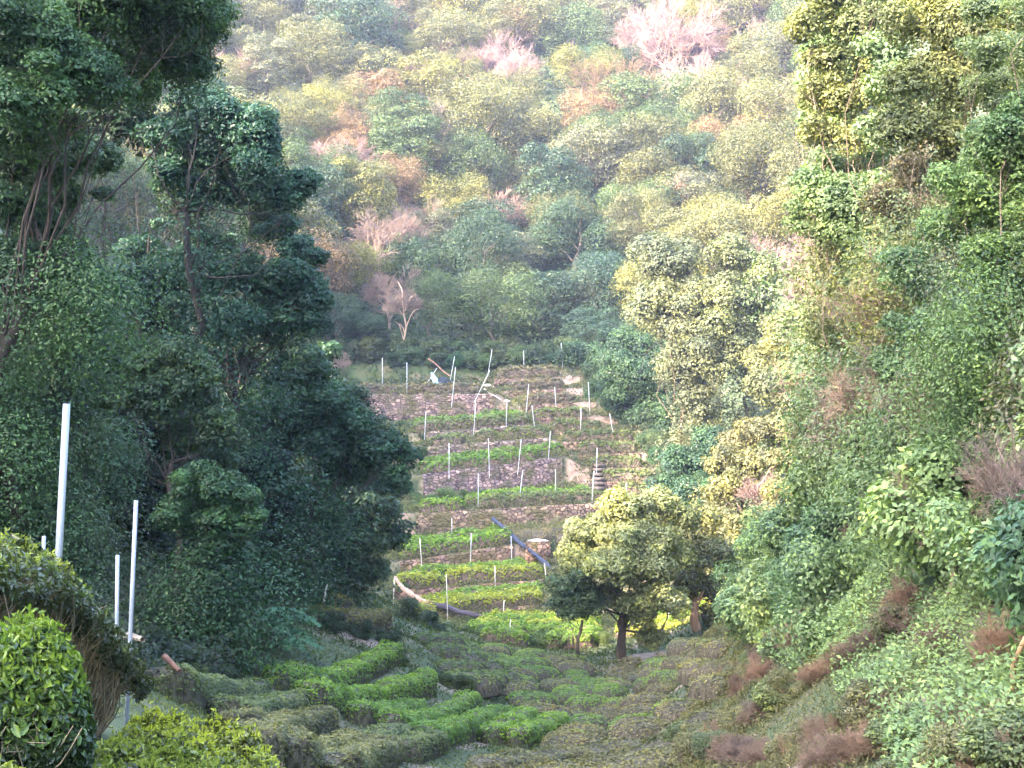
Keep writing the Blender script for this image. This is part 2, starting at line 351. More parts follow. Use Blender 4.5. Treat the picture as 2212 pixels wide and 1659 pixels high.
def leafmesh(name, C, Nn, L, ratio, r, mat, tint=None, fancy=False):
    V, Q, k = leaf_geo(C, Nn, L, ratio, r, fancy)
    if tint is None: tint = r.random(len(C))
    return mkmesh(name, V, Q, mat, tint=np.repeat(tint, k))
def sph(n, r, up=0.0):
    d = unit(r.normal(size=(n, 3)))
    if up > 0:
        f = r.random(n) < up
        d[f, 2] = np.abs(d[f, 2])
    return d
def puff(center, rad, n, r, up=0.55, flat=1.0, fill=0.3):
    """leaf positions and normals for one leafy clump"""
    d = sph(n, r, up)
    rr = 1 - fill * r.random(n) ** 1.6
    lob = 1 + 0.16 * np.sin(d[:, 0] * 5.1 + center[0] * 3) * np.cos(d[:, 1] * 4.3 + center[1]) + 0.1 * np.sin(d[:, 2] * 7 + d[:, 0] * 5)
    p = d * (rr * lob)[:, None] * rad; p[:, 2] *= flat
    return p + center, d * 0.75 + r.normal(size=(n, 3)) * 0.42 + np.array([0, 0, 0.32])
def tube(pts, rad, sides=6):
    pts = np.asarray(pts, float); rad = np.broadcast_to(np.asarray(rad, float), (len(pts),))
    tan = unit(np.gradient(pts, axis=0)); ref = np.array([0.31, 0.21, 0.93]) if abs(tan[:, 2]).mean() < 0.8 else np.array([0.95, 0.2, 0.1])
    a = unit(np.cross(tan, ref)); b = np.cross(tan, a)
    an = np.arange(sides) / sides * 2 * np.pi
    V = (pts[:, None] + (a[:, None] * np.cos(an)[None, :, None] + b[:, None] * np.sin(an)[None, :, None]) * rad[:, None, None]).reshape(-1, 3)
    Q = []
    for i in range(len(pts) - 1):
        for j in range(sides):
            k = (j + 1) % sides; Q.append((i * sides + j, i * sides + k, (i + 1) * sides + k, (i + 1) * sides + j))
    return V, np.array(Q)
class MB:
    def __init__(s): s.V = []; s.Q = []; s.T = []; s.n = 0; s.t = []
    def add(s, V, Q, tint=0.5):
        s.V.append(np.asarray(V, float)); s.Q.append(np.asarray(Q).reshape(-1, 4) + s.n); s.n += len(V); s.t.append(np.full(len(np.asarray(Q).reshape(-1, 4)), tint))
    def tube(s, pts, rad, sides=6, tint=0.5): s.add(*tube(pts, rad, sides), tint)
    def mesh(s, name, mat, smooth=True): return mkmesh(name, np.concatenate(s.V), np.concatenate(s.Q), mat, tint=np.concatenate(s.t), smooth=smooth)
def bend(a, b, r, k=0.12, n=5):
    a = np.asarray(a, float); b = np.asarray(b, float); t = np.linspace(0, 1, n)[:, None]; L = np.linalg.norm(b - a)
    o = r.normal(size=3) * k * L; return a + (b - a) * t + o * np.sin(t * np.pi) + r.normal(size=(n, 3)) * 0.025 * L * np.sin(t * np.pi)
# ---- shared crowns, unit radius, origin at the crown's centre
def crown_round(seed, name, zs=0.95, nc=17, nl=16000, cr=(0.3, 0.5), ll=0.045):
    r = rng(seed); Cs = []; Ns = []; Ts = []
    for i in range(nc):
        d = unit(r.normal(size=3)); d[2] = d[2] * 0.85 + 0.2
        c = d * (0.62 + 0.2 * r.random()); c[2] *= zs
        rad = cr[0] + (cr[1] - cr[0]) * r.random(); n = int(nl / nc)
        p, nn = puff(c, rad, n, r, flat=0.95, fill=0.35)
        Cs.append(p); Ns.append(nn); Ts.append(np.clip(r.random(n) * 0.65 + r.random() * 0.35, 0, 1))
    p, nn = puff(np.zeros(3), 0.6, 900, r, up=0, flat=zs); Cs.append(p); Ns.append(nn); Ts.append(np.full(900, 0.1))  # inner leaves get a dark tint for the shade inside the crown
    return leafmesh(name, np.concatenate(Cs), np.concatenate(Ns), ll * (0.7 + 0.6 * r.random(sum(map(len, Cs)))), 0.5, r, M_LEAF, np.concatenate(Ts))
def crown_layer(seed, name, nc=24, nl=15000):
    r = rng(seed); Cs = []; Ns = []; Ts = []
    for i in range(nc):
        z = -0.7 + 1.6 * (i / nc); w_ = math.sqrt(max(0.05, 1 - (z * 0.85) ** 2)) * 0.75; an = i * 2.4 + r.random()
        c = np.array([math.cos(an) * w_ * r.uniform(.5, 1), math.sin(an) * w_ * r.uniform(.5, 1), z])
        n = nl // nc; p, nn = puff(c, r.uniform(.34, .52), n, r, up=0.7, flat=0.62)
        Cs.append(p); Ns.append(nn); Ts.append(np.clip(r.random(n) * .65 + r.random() * .3, 0, 1))
    return leafmesh(name, np.concatenate(Cs), np.concatenate(Ns), 0.052 * (0.7 + 0.6 * r.random(sum(map(len, Cs)))), 0.5, r, M_LEAF, np.concatenate(Ts))
def crown_bare(seed, name, n0=12, thick=0.006, up=0.6):
    r = rng(seed); mb = MB()
    def br(a, d, L, rad, lv):
        b = a + d * L; m = (a + b) / 2 + r.normal(size=3) * 0.06 * L
        mb.tube([a, m, b], [rad, rad * .8, rad * .55], 3, tint=r.random())
        if lv == 0: return
        for i in range(6 if lv > 1 else 9):
            t = r.uniform(0.3, 1.0); s = a + (b - a) * t
            dd = unit(d + r.normal(size=3) * 0.55 + np.array([0, 0, 0.12]))
            br(s, dd, L * r.uniform(.45, .75), max(rad * 0.55, thick * 0.55), lv - 1)
    for i in range(n0):
        an = i / n0 * 6.28 + r.random(); d = unit(np.array([math.cos(an), math.sin(an), r.uniform(up * .5, up * 2.2)]))
        br(np.array([0, 0, -0.65]), d, r.uniform(.5, .75), 0.013, 3)
    return mb.mesh(name, M_TWIG, smooth=False)
def trunk_std(seed, name, h=1.5):
    r = rng(seed); mb = MB()
    p = bend((0, 0, -0.35), (r.normal() * .1, r.normal() * .1, h), r, 0.05, 7); mb.tube(p, np.linspace(0.055, 0.025, 7), 7)
    for i in range(6):
        a = p[3 + i % 4]; an = i * 2.1; b = a + np.array([math.cos(an) * .5, math.sin(an) * .5, .45]); mb.tube(bend(a, b, r, .1, 4), [.025, .02, .014, .008], 5)
    return mb.mesh(name, M_BARK)
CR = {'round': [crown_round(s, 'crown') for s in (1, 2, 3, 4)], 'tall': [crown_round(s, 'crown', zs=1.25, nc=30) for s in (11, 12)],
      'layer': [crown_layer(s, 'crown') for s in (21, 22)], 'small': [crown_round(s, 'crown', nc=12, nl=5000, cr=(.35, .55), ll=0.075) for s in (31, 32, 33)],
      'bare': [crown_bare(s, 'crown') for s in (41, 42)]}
TR = [trunk_std(s, 'trunk') for s in (5, 6, 7)]
BARKC = (0.11, 0.09, 0.075)
def std_tree(x, y, s, kind, col, r, ch=1.5, name='broadleaf_tree', zadd=0, sz=1.0, bark=BARKC):
    root = empty(name, (x, y, Hs(x, y) + zadd), r.random() * 6.28, s)
    a = obj('trunk', TR[r.integers(3)], root, bark); a.scale = (1, 1, ch / 1.5)
    c = obj('crown', CR[kind][r.integers(len(CR[kind]))], root, col); c.location = (0, 0, ch); c.scale = (1, 1, sz)
    return root
# ------------------------------------------------------------------ the forest on the far hill
PAL = {'pale olive': (0.155, 0.165, 0.085), 'olive': (0.12, 0.13, 0.065), 'mid green': (0.08, 0.125, 0.06), 'dark green': (0.045, 0.085, 0.055),
       'yellow green': (0.18, 0.185, 0.07), 'grey green': (0.13, 0.145, 0.10), 'rusty': (0.22, 0.155, 0.105), 'bluish green': (0.045, 0.09, 0.07), 'pinkish bare': (0.29, 0.205, 0.20), 'greyish bare': (0.26, 0.20, 0.18)}
PAL = {k_: tuple(.88 * c_ for c_ in v_) for k_, v_ in PAL.items()}
hill = []        # (root, colour name, kind word)
r = rng(77)
spec = [  # feature trees: u, v of the crown centre, Y, radius in picture units, kind, colour, vertical scale
    (1440, 140, 196, 105, 'bare', 'pinkish bare', .9), (1500, 210, 186, 70, 'bare', 'pinkish bare', 1), (1560, 230, 184, 60, 'bare', 'pinkish bare', 1), (1400, 60, 205, 70, 'bare', 'pinkish bare', 1), (1520, 90, 200, 60, 'bare', 'rusty', 1), (1640, 100, 195, 60, 'bare', 'pinkish bare', 1), (1280, 30, 215, 70, 'bare', 'rusty', .9), (940, 40, 215, 60, 'bare', 'rusty', 1), (770, 330, 152, 45, 'bare', 'pinkish bare', 1), (700, 330, 150, 45, 'bare', 'pinkish bare', 1), (1115, 130, 190, 52, 'bare', 'pinkish bare', 1.1), (1465, 398, 150, 44, 'small', 'rosy', 1.1), (1690, 250, 170, 60, 'bare', 'pinkish bare', 1),
    (500, 140, 175, 70, 'bare', 'pinkish bare', .9), (500, 175, 170, 60, 'round', 'pale olive', .9), (830, 490, 140, 75, 'bare', 'greyish bare', 1), (760, 560, 135, 75, 'bare', 'greyish bare', 1.1), (845, 620, 127, 60, 'bare', 'greyish bare', 1), (900, 470, 148, 55, 'bare', 'greyish bare', 1),
    (1330, 190, 182, 95, 'bare', 'rusty', .8), (1270, 160, 186, 80, 'round', 'yellow green', .8), (1745, 560, 120, 68, 'bare', 'pinkish bare', 1), (1060, 280, 165, 100, 'round', 'olive', .95), (1240, 80, 200, 78, 'round', 'mid green', .95),
    (940, 655, 124, 62, 'tall', 'mid green', 1), (1045, 560, 134, 82, 'tall', 'dark green', 1.1), (1300, 600, 136, 62, 'layer', 'bluish green', .9), (1280, 720, 124, 70, 'layer', 'bluish green', .8),
    (1180, 640, 148, 70, 'round', 'dark green', .9), (1330, 740, 121, 60, 'layer', 'bluish green', .8), (1130, 700, 134, 60, 'round', 'dark green', .8), (1030, 700, 130, 55, 'round', 'dark green', .9), (1210, 470, 150, 75, 'round', 'olive', 1),
    (1380, 480, 140, 75, 'round', 'pale olive', 1), (700, 250, 165, 75, 'round', 'yellow green', .9), (790, 400, 150, 70, 'round', 'pale olive', .9), (620, 60, 235, 90, 'round', 'bluish green', 1), (720, 110, 225, 80, 'round', 'bluish green', 1), (840, 570, 138, 50, 'round', 'mid green', 1),
    (720, 690, 120, 60, 'round', 'dark green', 1), (790, 720, 121, 50, 'round', 'dark green', 1)]
PAL['rosy'] = (0.34, 0.22, 0.20)
placed = []
def reg(root, cname, kind, x, y): hill.append((root, cname, kind)); placed.append((x, y))
for (u, v, Y, ru, kind, cn, sz) in spec:
    s = ru / F * Y * (1.3 if kind == 'bare' else 1); p = P(u, v, Y); z = Hs(p[0], p[1]); ch = max(0.7, (p[2] - z) / s)
    zadd = 0
    if (p[2] - z) / s > 1.7: ch = 1.7
    root = std_tree(p[0], p[1], s, kind, PAL[cn], r, ch=ch, name='bare_tree' if kind == 'bare' else 'broadleaf_tree', sz=sz, bark=(0.3, 0.22, 0.18) if kind == 'bare' else BARKC)
    reg(root, cn, kind, p[0], p[1])
y = 119.0
while y < 245:
    sp = 5.7 if y < 170 else 6.9
    for x in np.arange(-0.30 * y, 0.30 * y, sp):
        xx = x + r.uniform(-.35, .35) * sp; yy = y + r.uniform(-.35, .35) * sp
        u = 1106 + xx / yy * F
        if u < 430 and (r.random() < 0.4 or u < 60): continue
        if u > 1830: continue
        if yy < 123 and -16 < xx < 6: continue
        z = Hs(xx, yy); v = 829.5 - (z + 5) / yy * F
        if v < -60: continue
        if any((xx - a) ** 2 + (yy - b) ** 2 < (sp * 0.62) ** 2 for a, b in placed): continue
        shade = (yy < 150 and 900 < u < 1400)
        if shade: cn = r.choice(['dark green', 'bluish green', 'mid green', 'grey green'], p=[.4, .3, .2, .1])  # shade of the hollow is put into these darker greens
        elif u < 800 and v < 200: cn = r.choice(['bluish green', 'dark green', 'grey green', 'olive'])  # bluish and dark crowns colour in the shaded upper left fold
        else: cn = r.choice(['pale olive', 'olive', 'mid green', 'yellow green', 'grey green', 'rusty', 'dark green', 'pinkish bare', 'greyish bare'], p=[.24, .2, .14, .1, .1, .04, .08, .07, .03])
        bare = 'bare' in cn; kind = 'bare' if bare else r.choice(['round', 'tall', 'layer', 'round'])
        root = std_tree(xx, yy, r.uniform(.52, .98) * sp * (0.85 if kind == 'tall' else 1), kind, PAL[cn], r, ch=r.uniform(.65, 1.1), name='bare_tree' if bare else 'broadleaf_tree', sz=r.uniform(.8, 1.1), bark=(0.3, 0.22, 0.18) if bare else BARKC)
        reg(root, cn, kind, xx, yy)
    y += sp * 0.86
hill.sort(key=lambda h: -projv(np.array(h[0].location)))
TIER = 18
shape_w = {'round': 'round-crowned', 'tall': 'tall-crowned', 'layer': 'layered', 'bare': 'leafless', 'small': 'small'}
nt_ = (len(hill) + TIER - 1) // TIER
for k in range(nt_):
    row = sorted(hill[k * TIER:(k + 1) * TIER], key=lambda h: proju(np.array(h[0].location)))
    for j, (o, cn, kind) in enumerate(row):
        c = cn.replace(' bare', '')
        setp(o, '%s %s tree, %s from left in %s tier up the hill' % (c, shape_w[kind], ordi(j + 1), ordi(k + 1)), 'tree', 'trees covering the far hillside')
WL = 'trees of the dark wood on the left'
# ------------------------------------------------------------------ trees built clump by clump
def clump_tree(name, label, cat, base, Y, clumps, col, seed, fork=None, bark=(0.09, 0.07, 0.06), L=None, tr=0.22, cov=1.3, sub=12, group=None, dens_up=0.55, flat=0.92, limbs=True, skirt=0.16, tks=0.5, pf=0.88):
    """base = (u, Y) of the foot; clumps = (u, v, dY, radius) in picture units at depth Y+dY"""
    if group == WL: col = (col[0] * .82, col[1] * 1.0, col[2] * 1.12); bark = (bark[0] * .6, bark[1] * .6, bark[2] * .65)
    r = rng(seed); bx = X(base[0], base[1]); bz = Hs(bx, base[1]); B = np.array([bx, base[1], bz - 0.3])
    root = empty(name, (bx, base[1], bz)); setp(root, label, cat, group)
    cc = [(P(u, v, Y + dY), 1.22 * ru / F * (Y + dY)) for u, v, dY, ru in clumps]
    cen = np.mean([c for c, _ in cc], axis=0)
    fk = P(fork[0], fork[1], Y) if fork else B + (cen - B) * 0.55
    mb = MB(); tr = tr * tks; tp = bend(B, fk, r, 0.05, 7); mb.tube(tp - B, np.linspace(tr, tr * .6, 7), 8)
    if limbs:
        for c, rad in cc:
            a = tp[r.integers(4, 7)]; q = bend(a, c, r, 0.12, 7); mb.tube(q - B, np.linspace(tr * .2, tr * .05, 7), 5)
            for k in range(5):
                s = q[r.integers(3, 7)]; e = c + unit(r.normal(size=3)) * rad * .9; mb.tube(bend(s, e, r, .15, 4) - B, [tr * .06, tr * .05, tr * .035, tr * .02], 3)
    o = obj('trunk', mb.mesh('trunk', M_BARK), root, bark); o.location = (0, 0, -0.3)
    L = L or 0.0031 * Y
    Cs = []; Ns = []; Ts = []
    for c, rad in cc:
        for k in range(sub):
            d = unit(r.normal(size=3)); d[2] = d[2] * .8 + .1
            sc = c + d * rad * r.uniform(.35, .72) * np.array([1, 1, flat]); sr = rad * r.uniform(.36, .6)
            n = int(cov * 4 * math.pi * sr * sr / (0.25 * L * L) * 0.5)
            n = min(n, 6000); p, nn = puff(sc, sr, n, r, up=dens_up, flat=pf, fill=.4)
            Cs.append(p); Ns.append(nn); Ts.append(np.clip(r.random(n) * .6 + r.random() * .4, 0, 1))
    ns = 14
    for k in range(ns):
        f = k / ns * 6 * .999; i0 = int(f); c = tp[i0] * (1 - f + i0) + tp[i0 + 1] * (f - i0); sr = 1.15 * (.7 + .6 * r.random()) * min(1.0, Y / 40 + .25)
        c = c + r.normal(size=3) * np.array([.5, .35, .2]) * sr; n = int(min(3500, cov * 4 * math.pi * sr * sr / (.25 * L * L) * skirt)); p, nn = puff(c, sr, n, r, up=.4, flat=1.2, fill=.6)
        Cs.append(p); Ns.append(nn); Ts.append(np.clip(r.random(n) * .6 + r.random() * .3, 0, 1))
    C = np.concatenate(Cs) - np.array([bx, base[1], bz]); Ns = np.concatenate(Ns)
    obj('crown', leafmesh('crown', C, Ns, L * (0.65 + .7 * r.random(len(C))), 0.46, r, M_LEAF, np.concatenate(Ts)), root, col)
    return root
DG = (0.05, 0.088, 0.045); DT = (0.04, 0.085, 0.055)
WL = 'trees of the dark wood on the left'
clump_tree('broadleaf_tree', 'tall dark evergreen whose crown fills the upper left corner, sunlit gaps beneath', 'tree', (60, 24), 23,
    [(60, 60, -2, 110), (190, 40, 0, 100), (330, 60, 1, 100), (430, 60, 2, 65), (60, 200, -2, 95), (170, 180, -1, 90), (270, 170, 1, 70), (390, 150, 2, 75), (-40, 130, 0, 90), (430, 10, 0, 60), (100, -60, 0, 120), (300, -50, 0, 120), (40, 290, -1, 75), (130, 270, 0, 50), (30, 350, 0, 60), (110, 360, 1, 50), (30, 440, 0, 60), (90, 500, 1, 55), (20, 570, 0, 60), (150, 330, 2, 45)],
    (0.06, 0.105, 0.045), 101, fork=(90, 560), tr=0.28, group=WL, skirt=.55, pf=.8, dens_up=.65)
clump_tree('broadleaf_tree', 'dark evergreen with drooping foliage at left edge, in front of the wood', 'tree', (20, 25), 25,
    [(60, 380, 0, 75), (150, 340, 0, 60), (210, 340, 1, 45), (40, 470, 0, 75), (130, 440, 0, 50), (110, 560, 1, 70), (160, 620, 1, 65), (200, 700, 1, 50), (40, 640, 2, 60), (-10, 400, 0, 70), (225, 420, 0, 22), (100, 690, 1, 60)],
    (0.065, 0.11, 0.06), 102, fork=(60, 700), tr=0.2, group=WL, skirt=.5, pf=.8, dens_up=.65)
clump_tree('broadleaf_tree', 'leaning dark tree with fine teal foliage and a black trunk, upper middle of left wood', 'tree', (330, 39), 38,
    [(430, 230, 1, 60), (490, 260, 0, 65), (560, 300, 0, 65), (400, 300, 1, 60), (470, 340, 1, 65), (570, 370, 0, 62), (360, 380, 1, 48), (620, 430, 1, 48), (500, 410, 2, 50), (420, 420, 2, 38), (650, 400, 1, 36), (600, 500, 3, 40), (330, 290, 1, 40)],
    DT, 103, fork=(400, 460), tr=0.3, group=WL, skirt=.12, pf=.8, dens_up=.65, bark=(0.045, 0.04, 0.035))
clump_tree('broadleaf_tree', 'broad dark tree spreading to the pale forest edge below the gap', 'tree', (480, 42), 41,
    [(300, 560, 1, 50), (370, 580, 0, 60), (460, 600, 0, 65), (550, 610, 0, 65), (640, 600, 0, 60), (680, 650, 0, 45), (420, 680, -1, 60), (520, 700, -1, 60), (600, 700, 0, 60), (670, 700, 0, 40), (340, 660, 0, 55), (640, 540, 2, 42), (680, 560, 1, 30)],
    DT, 104, fork=(500, 800), tr=0.26, group=WL, skirt=.12, pf=.8, dens_up=.65)
clump_tree('broadleaf_tree', 'rounded olive-tipped dark tree with hollow black underside, centre of the left wood', 'tree', (380, 34), 34,
    [(320, 780, 1, 60), (390, 790, 0, 60), (430, 850, 0, 60), (360, 870, 0, 60), (470, 930, 0, 50), (290, 850, 1, 50), (250, 790, 2, 45), (480, 1000, 1, 40), (400, 950, 1, 50)],
    (0.06, 0.095, 0.045), 105, fork=(370, 1000), tr=0.2, group=WL, skirt=.0, pf=.8, dens_up=.65)
clump_tree('broadleaf_tree', 'dark tree reaching out over the tea terraces with a hanging branch', 'tree', (640, 47), 46,
    [(660, 810, 0, 50), (640, 880, 0, 60), (710, 880, 0, 60), (760, 930, 0, 50), (820, 970, 0, 50), (870, 980, 0, 38), (860, 1040, 0, 35), (700, 960, 0, 60), (630, 960, 1, 55), (780, 1000, 1, 45), (560, 900, 1, 50), (600, 800, 1, 45), (720, 1030, 1, 45)],
    (0.045, 0.088, 0.048), 106, fork=(670, 1040), tr=0.25, group=WL, skirt=.12, pf=.8, dens_up=.65)
clump_tree('broadleaf_tree', 'greyer low tree above the bench of brown hedges, in the left wood', 'tree', (720, 53), 52,
    [(640, 1100, 0, 50), (700, 1110, 0, 55), (770, 1090, 0, 50), (820, 1110, 0, 45), (840, 1060, 2, 40), (850, 1160, 1, 38), (790, 1180, 0, 45), (720, 1180, 0, 45), (650, 1180, 0, 40), (800, 1240, 1, 40), (740, 1250, 1, 35), (600, 1050, 1, 45)],
    (0.085, 0.12, 0.075), 107, fork=(740, 1230), tr=0.16, group=WL, skirt=.12, pf=.8, dens_up=.65)
clump_tree('broadleaf_tree', 'bright-leaved shrubby tree low in the left wood behind the poles', 'tree', (440, 31), 31,
    [(430, 1050, 0, 60), (500, 1080, 0, 55), (400, 1120, 0, 55), (470, 1150, 0, 60), (530, 1130, 0, 45), (450, 1200, 0, 42), (510, 1210, 1, 36)],
    (0.05, 0.10, 0.045), 108, fork=(450, 1250), tr=0.13, group=WL, skirt=.14, pf=.8, dens_up=.65)
clump_tree('broadleaf_tree', 'dense dull green tree mass at the left edge above the tea bush', 'tree', (60, 24), 25,
    [(30, 760, 1, 75), (120, 800, 1, 70), (40, 870, 0, 75), (130, 900, 1, 65), (200, 860, 2, 55), (50, 980, 0, 75), (20, 1080, -1, 70), (100, 1080, 0, 60), (170, 780, 2, 60), (210, 960, 3, 50)],
    (0.07, 0.095, 0.055), 109, fork=(80, 1120), tr=0.2, group=WL, skirt=.12, pf=.8, dens_up=.65)
clump_tree('broadleaf_tree', 'tree with shade painted into its near-black leaves, behind the two front poles', 'tree', (250, 36), 37,
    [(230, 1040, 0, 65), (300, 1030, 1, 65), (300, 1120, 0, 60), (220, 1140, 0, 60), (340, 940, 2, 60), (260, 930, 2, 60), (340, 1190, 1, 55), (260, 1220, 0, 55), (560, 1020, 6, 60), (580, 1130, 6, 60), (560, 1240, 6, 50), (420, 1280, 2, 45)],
    (0.016, 0.03, 0.02), 110, fork=(270, 1150), tr=0.2, group=WL, skirt=.0, pf=.8, dens_up=.65)  # near-black leaf colour holds the shade of the hollow
clump_tree('broadleaf_tree', 'back row evergreen glimpsed between the trunks of the left wood', 'tree', (560, 60), 60,
    [(480, 540, 0, 35), (500, 780, 0, 60), (600, 760, 0, 55), (680, 770, 0, 40), (560, 850, 0, 55), (420, 740, 0, 50), (300, 700, 0, 40), (250, 640, 0, 45), (350, 480, 1, 22)],
    DG, 111, fork=(560, 900), tr=0.25, group=WL, skirt=.12, pf=.8, dens_up=.65)
def fill(prefix, group, vs, bound, u_out, Yf, holes, cell, pal, seed, step=78, lo=lambda u: 1400, rad=64, bark=(0.07, 0.055, 0.05), skirt=0.0, pf=.65):
    r = rng(seed); cells = {}
    for v in np.arange(vs[0], vs[1], step):
        b = float(np.interp(v, [q[0] for q in bound], [q[1] for q in bound])); us = np.arange(u_out, b, step) if u_out < b else np.arange(b, u_out, step)
        for u in us:
            uu = u + r.uniform(-22, 22); vv = v + r.uniform(-22, 22)
            if vv > lo(uu) or any(((uu - hu) / (hr + rad * .55)) ** 2 + ((vv - hv) / (hs + rad * .55)) ** 2 < 1.0 for hu, hv, hr, hs in holes): continue
            if (u_out < b and uu > b - rad * .8) or (u_out > b and uu < b + rad * .8): uu = b - rad * .8 if u_out < b else b + rad * .8
            cells.setdefault((int(uu // cell[0]), int(vv // cell[1])), []).append((uu, vv, r.uniform(-1.5, 2), rad * r.uniform(.7, 1.05)))
    keys = sorted(cells, key=lambda k: (k[1], k[0]))
    for n, k in enumerate(keys):
        c = cells[k]; uc = np.mean([q[0] for q in c]); Y = Yf(uc, k[1]); row = [q for q in keys if q[1] == k[1]]
        cn, cw = pal[r.integers(len(pal))]
        clump_tree('broadleaf_tree', '%s tree, %s from left in the %s storey of the %s' % (cw, ordi(row.index(k) + 1), ordi(k[1] - keys[0][1] + 1), prefix), 'tree', (uc, Y), Y, c, cn, seed + n, tr=.12, group=group, sub=9, cov=.9, bark=bark, skirt=skirt, pf=pf, L=.0031 * Y * r.choice([.8, 1.0, 1.35]))
LB = [(-80, 430), (0, 440), (150, 380), (200, 430), (300, 560), (400, 620), (500, 650), (600, 690), (700, 690), (750, 610), (800, 690), (900, 780), (960, 850), (1050, 850), (1120, 820), (1200, 820), (1260, 700), (1300, 520), (1420, 300)]
HL = [(215, 450, 45, 75), (310, 490, 28, 50), (325, 205, 42, 30), (530, 545, 62, 34), (600, 560, 30, 25), (490, 470, 14, 20), (450, 150, 30, 20)]
fill('left wood', WL, (-40, 1380), LB, -80, lambda u, k: float(np.interp(u, [0, 850], [31, 58])), HL, (210, 300), [((0.03, 0.055, 0.03), 'dark green'), ((0.045, 0.068, 0.03), 'dull olive'), ((0.026, 0.055, 0.038), 'bluish dark'), ((0.05, 0.075, 0.042), 'greyish green')], 2000, step=84, rad=76, pf=.75)  # leaf colours darkened to paint in the shade deep in the wood
# lit trees on the valley floor
clump_tree('broadleaf_tree', 'large sunlit yellow-green tree with dark trunk beside the tea rows', 'tree', (1345, 63), 62,
    [(1335, 1100, 0, 42), (1420, 1095, 0, 45), (1270, 1150, 0, 42), (1340, 1160, -.5, 55), (1420, 1170, -.5, 55), (1250, 1210, 0, 48), (1320, 1230, -1.5, 55), (1400, 1240, -1, 55), (1460, 1210, 0, 45), (1230, 1270, 0, 42), (1300, 1300, 0, 40), (1440, 1300, -1, 45), (1380, 1320, -.5, 45), (1480, 1130, 0.5, 35), (1350, 1130, 2, 50), (1400, 1380, 0, 28)],
    (0.22, 0.25, 0.12), 120, fork=(1345, 1330), tr=0.25, skirt=0.0, tks=1.0, bark=(0.10, 0.08, 0.065), L=0.17, cov=1.7)
clump_tree('broadleaf_tree', 'tree with a forked sunlit tan trunk, right of the large yellow-green tree', 'tree', (1505, 65), 65,
    [(1500, 1180, 1, 50), (1550, 1210, 0, 45), (1560, 1280, 0, 42), (1500, 1260, 0, 45), (1590, 1240, 1, 30), (1470, 1290, 0, 32), (1550, 1340, 0, 35), (1590, 1350, 0, 30), (1520, 1130, 1, 35)],
    (0.11, 0.125, 0.06), 121, fork=(1500, 1300), tr=0.26, skirt=0.0, tks=1.0, bark=(0.36, 0.22, 0.14), L=0.17)
clump_tree('broadleaf_tree', 'small round green tree on a thin stem, left of the dark trunk', 'tree', (1258, 62), 61,
    [(1215, 1270, 0, 32), (1255, 1260, 0, 34), (1215, 1310, 0, 30), (1270, 1300, 0, 34), (1240, 1325, 0, 26)],
    (0.085, 0.13, 0.07), 122, fork=(1258, 1340), tr=0.1, skirt=0.0, tks=1.0, bark=(0.12, 0.10, 0.08), L=0.16)
# big pale trees on the right flank of the valley
RF = 'pale trees on the right flank of the valley'
def flank(label, base, Y, cl, col, seed, **k): return clump_tree('broadleaf_tree', label, 'tree', base, Y, cl, col, seed, group=RF, L=0.2, cov=1.0, tr=0.3, bark=(0.2, 0.15, 0.12), **k)
flank('huge creeper-draped pale grey-green tree right of the terraces, left half', (1480, 98), 95, [(1410, 560, 0, 55), (1470, 570, 0, 60), (1430, 640, 0, 60), (1490, 650, -1, 55), (1400, 680, 0, 45), (1470, 710, -1, 55), (1510, 760, -1, 55), (1470, 800, 0, 50), (1500, 850, 0, 40), (1520, 900, 0, 30)], (0.15, 0.175, 0.11), 130)
flank('creeper-draped pale grey-green tree with twin tops, right half of the huge pair', (1620, 98), 94, [(1580, 550, 0, 50), (1620, 590, 0, 50), (1580, 640, 0, 60), (1640, 650, 0, 50), (1560, 710, 0, 60), (1600, 760, 0, 50), (1550, 790, 0, 45), (1660, 700, 1, 40)], (0.14, 0.17, 0.10), 131)
flank('yellowish tree between the huge creeper tree and the right bank, upper', (1760, 92), 90, [(1700, 700, 0, 50), (1760, 690, 0, 50), (1800, 720, 0, 45), (1690, 760, 0, 50), (1650, 790, 0, 45), (1750, 770, -1, 50)], (0.17, 0.185, 0.09), 132)
flank('dense pale tree below the yellowish one, against the right bank', (1700, 90), 87, [(1660, 840, 0, 45), (1720, 820, 0, 50), (1780, 800, 0, 45), (1700, 880, 0, 50), (1770, 880, 0, 50), (1810, 800, 0, 40)], (0.15, 0.175, 0.10), 133)
flank('olive tree with ochre tips above the small bleached tree', (1700, 84), 82, [(1640, 930, 0, 40), (1700, 940, 0, 45), (1760, 920, 0, 45), (1600, 960, 0, 35), (1740, 980, 0, 45), (1790, 980, 0, 40)], (0.165, 0.165, 0.085), 134)
flank('low grey-olive tree beside the foot of the dark green slope', (1600, 80), 78, [(1560, 1000, 0, 38), (1610, 1010, 0, 40), (1570, 1050, 0, 35), (1660, 1000, 0, 35), (1640, 1050, 0, 30)], (0.16, 0.165, 0.085), 135)
flank('bright yellow-green tree directly right of the large valley tree', (1590, 76), 74, [(1550, 1070, 0, 30), (1570, 1040, 0, 28), (1680, 1060, 0, 35), (1700, 1110, -2, 35), (1640, 1130, -2, 40), (1600, 1130, 0, 35), (1680, 1170, -4, 40), (1730, 1060, -3, 35)], (0.2, 0.205, 0.095), 136)
flank('dark green tree at the forest edge right of the soil path', (1400, 108), 106, [(1330, 800, 0, 45), (1390, 830, 0, 50), (1330, 860, 0, 35), (1440, 880, 0, 50), (1380, 900, 0, 40), (1440, 940, -1, 45), (1500, 950, -2, 40)], (0.055, 0.11, 0.06), 137)
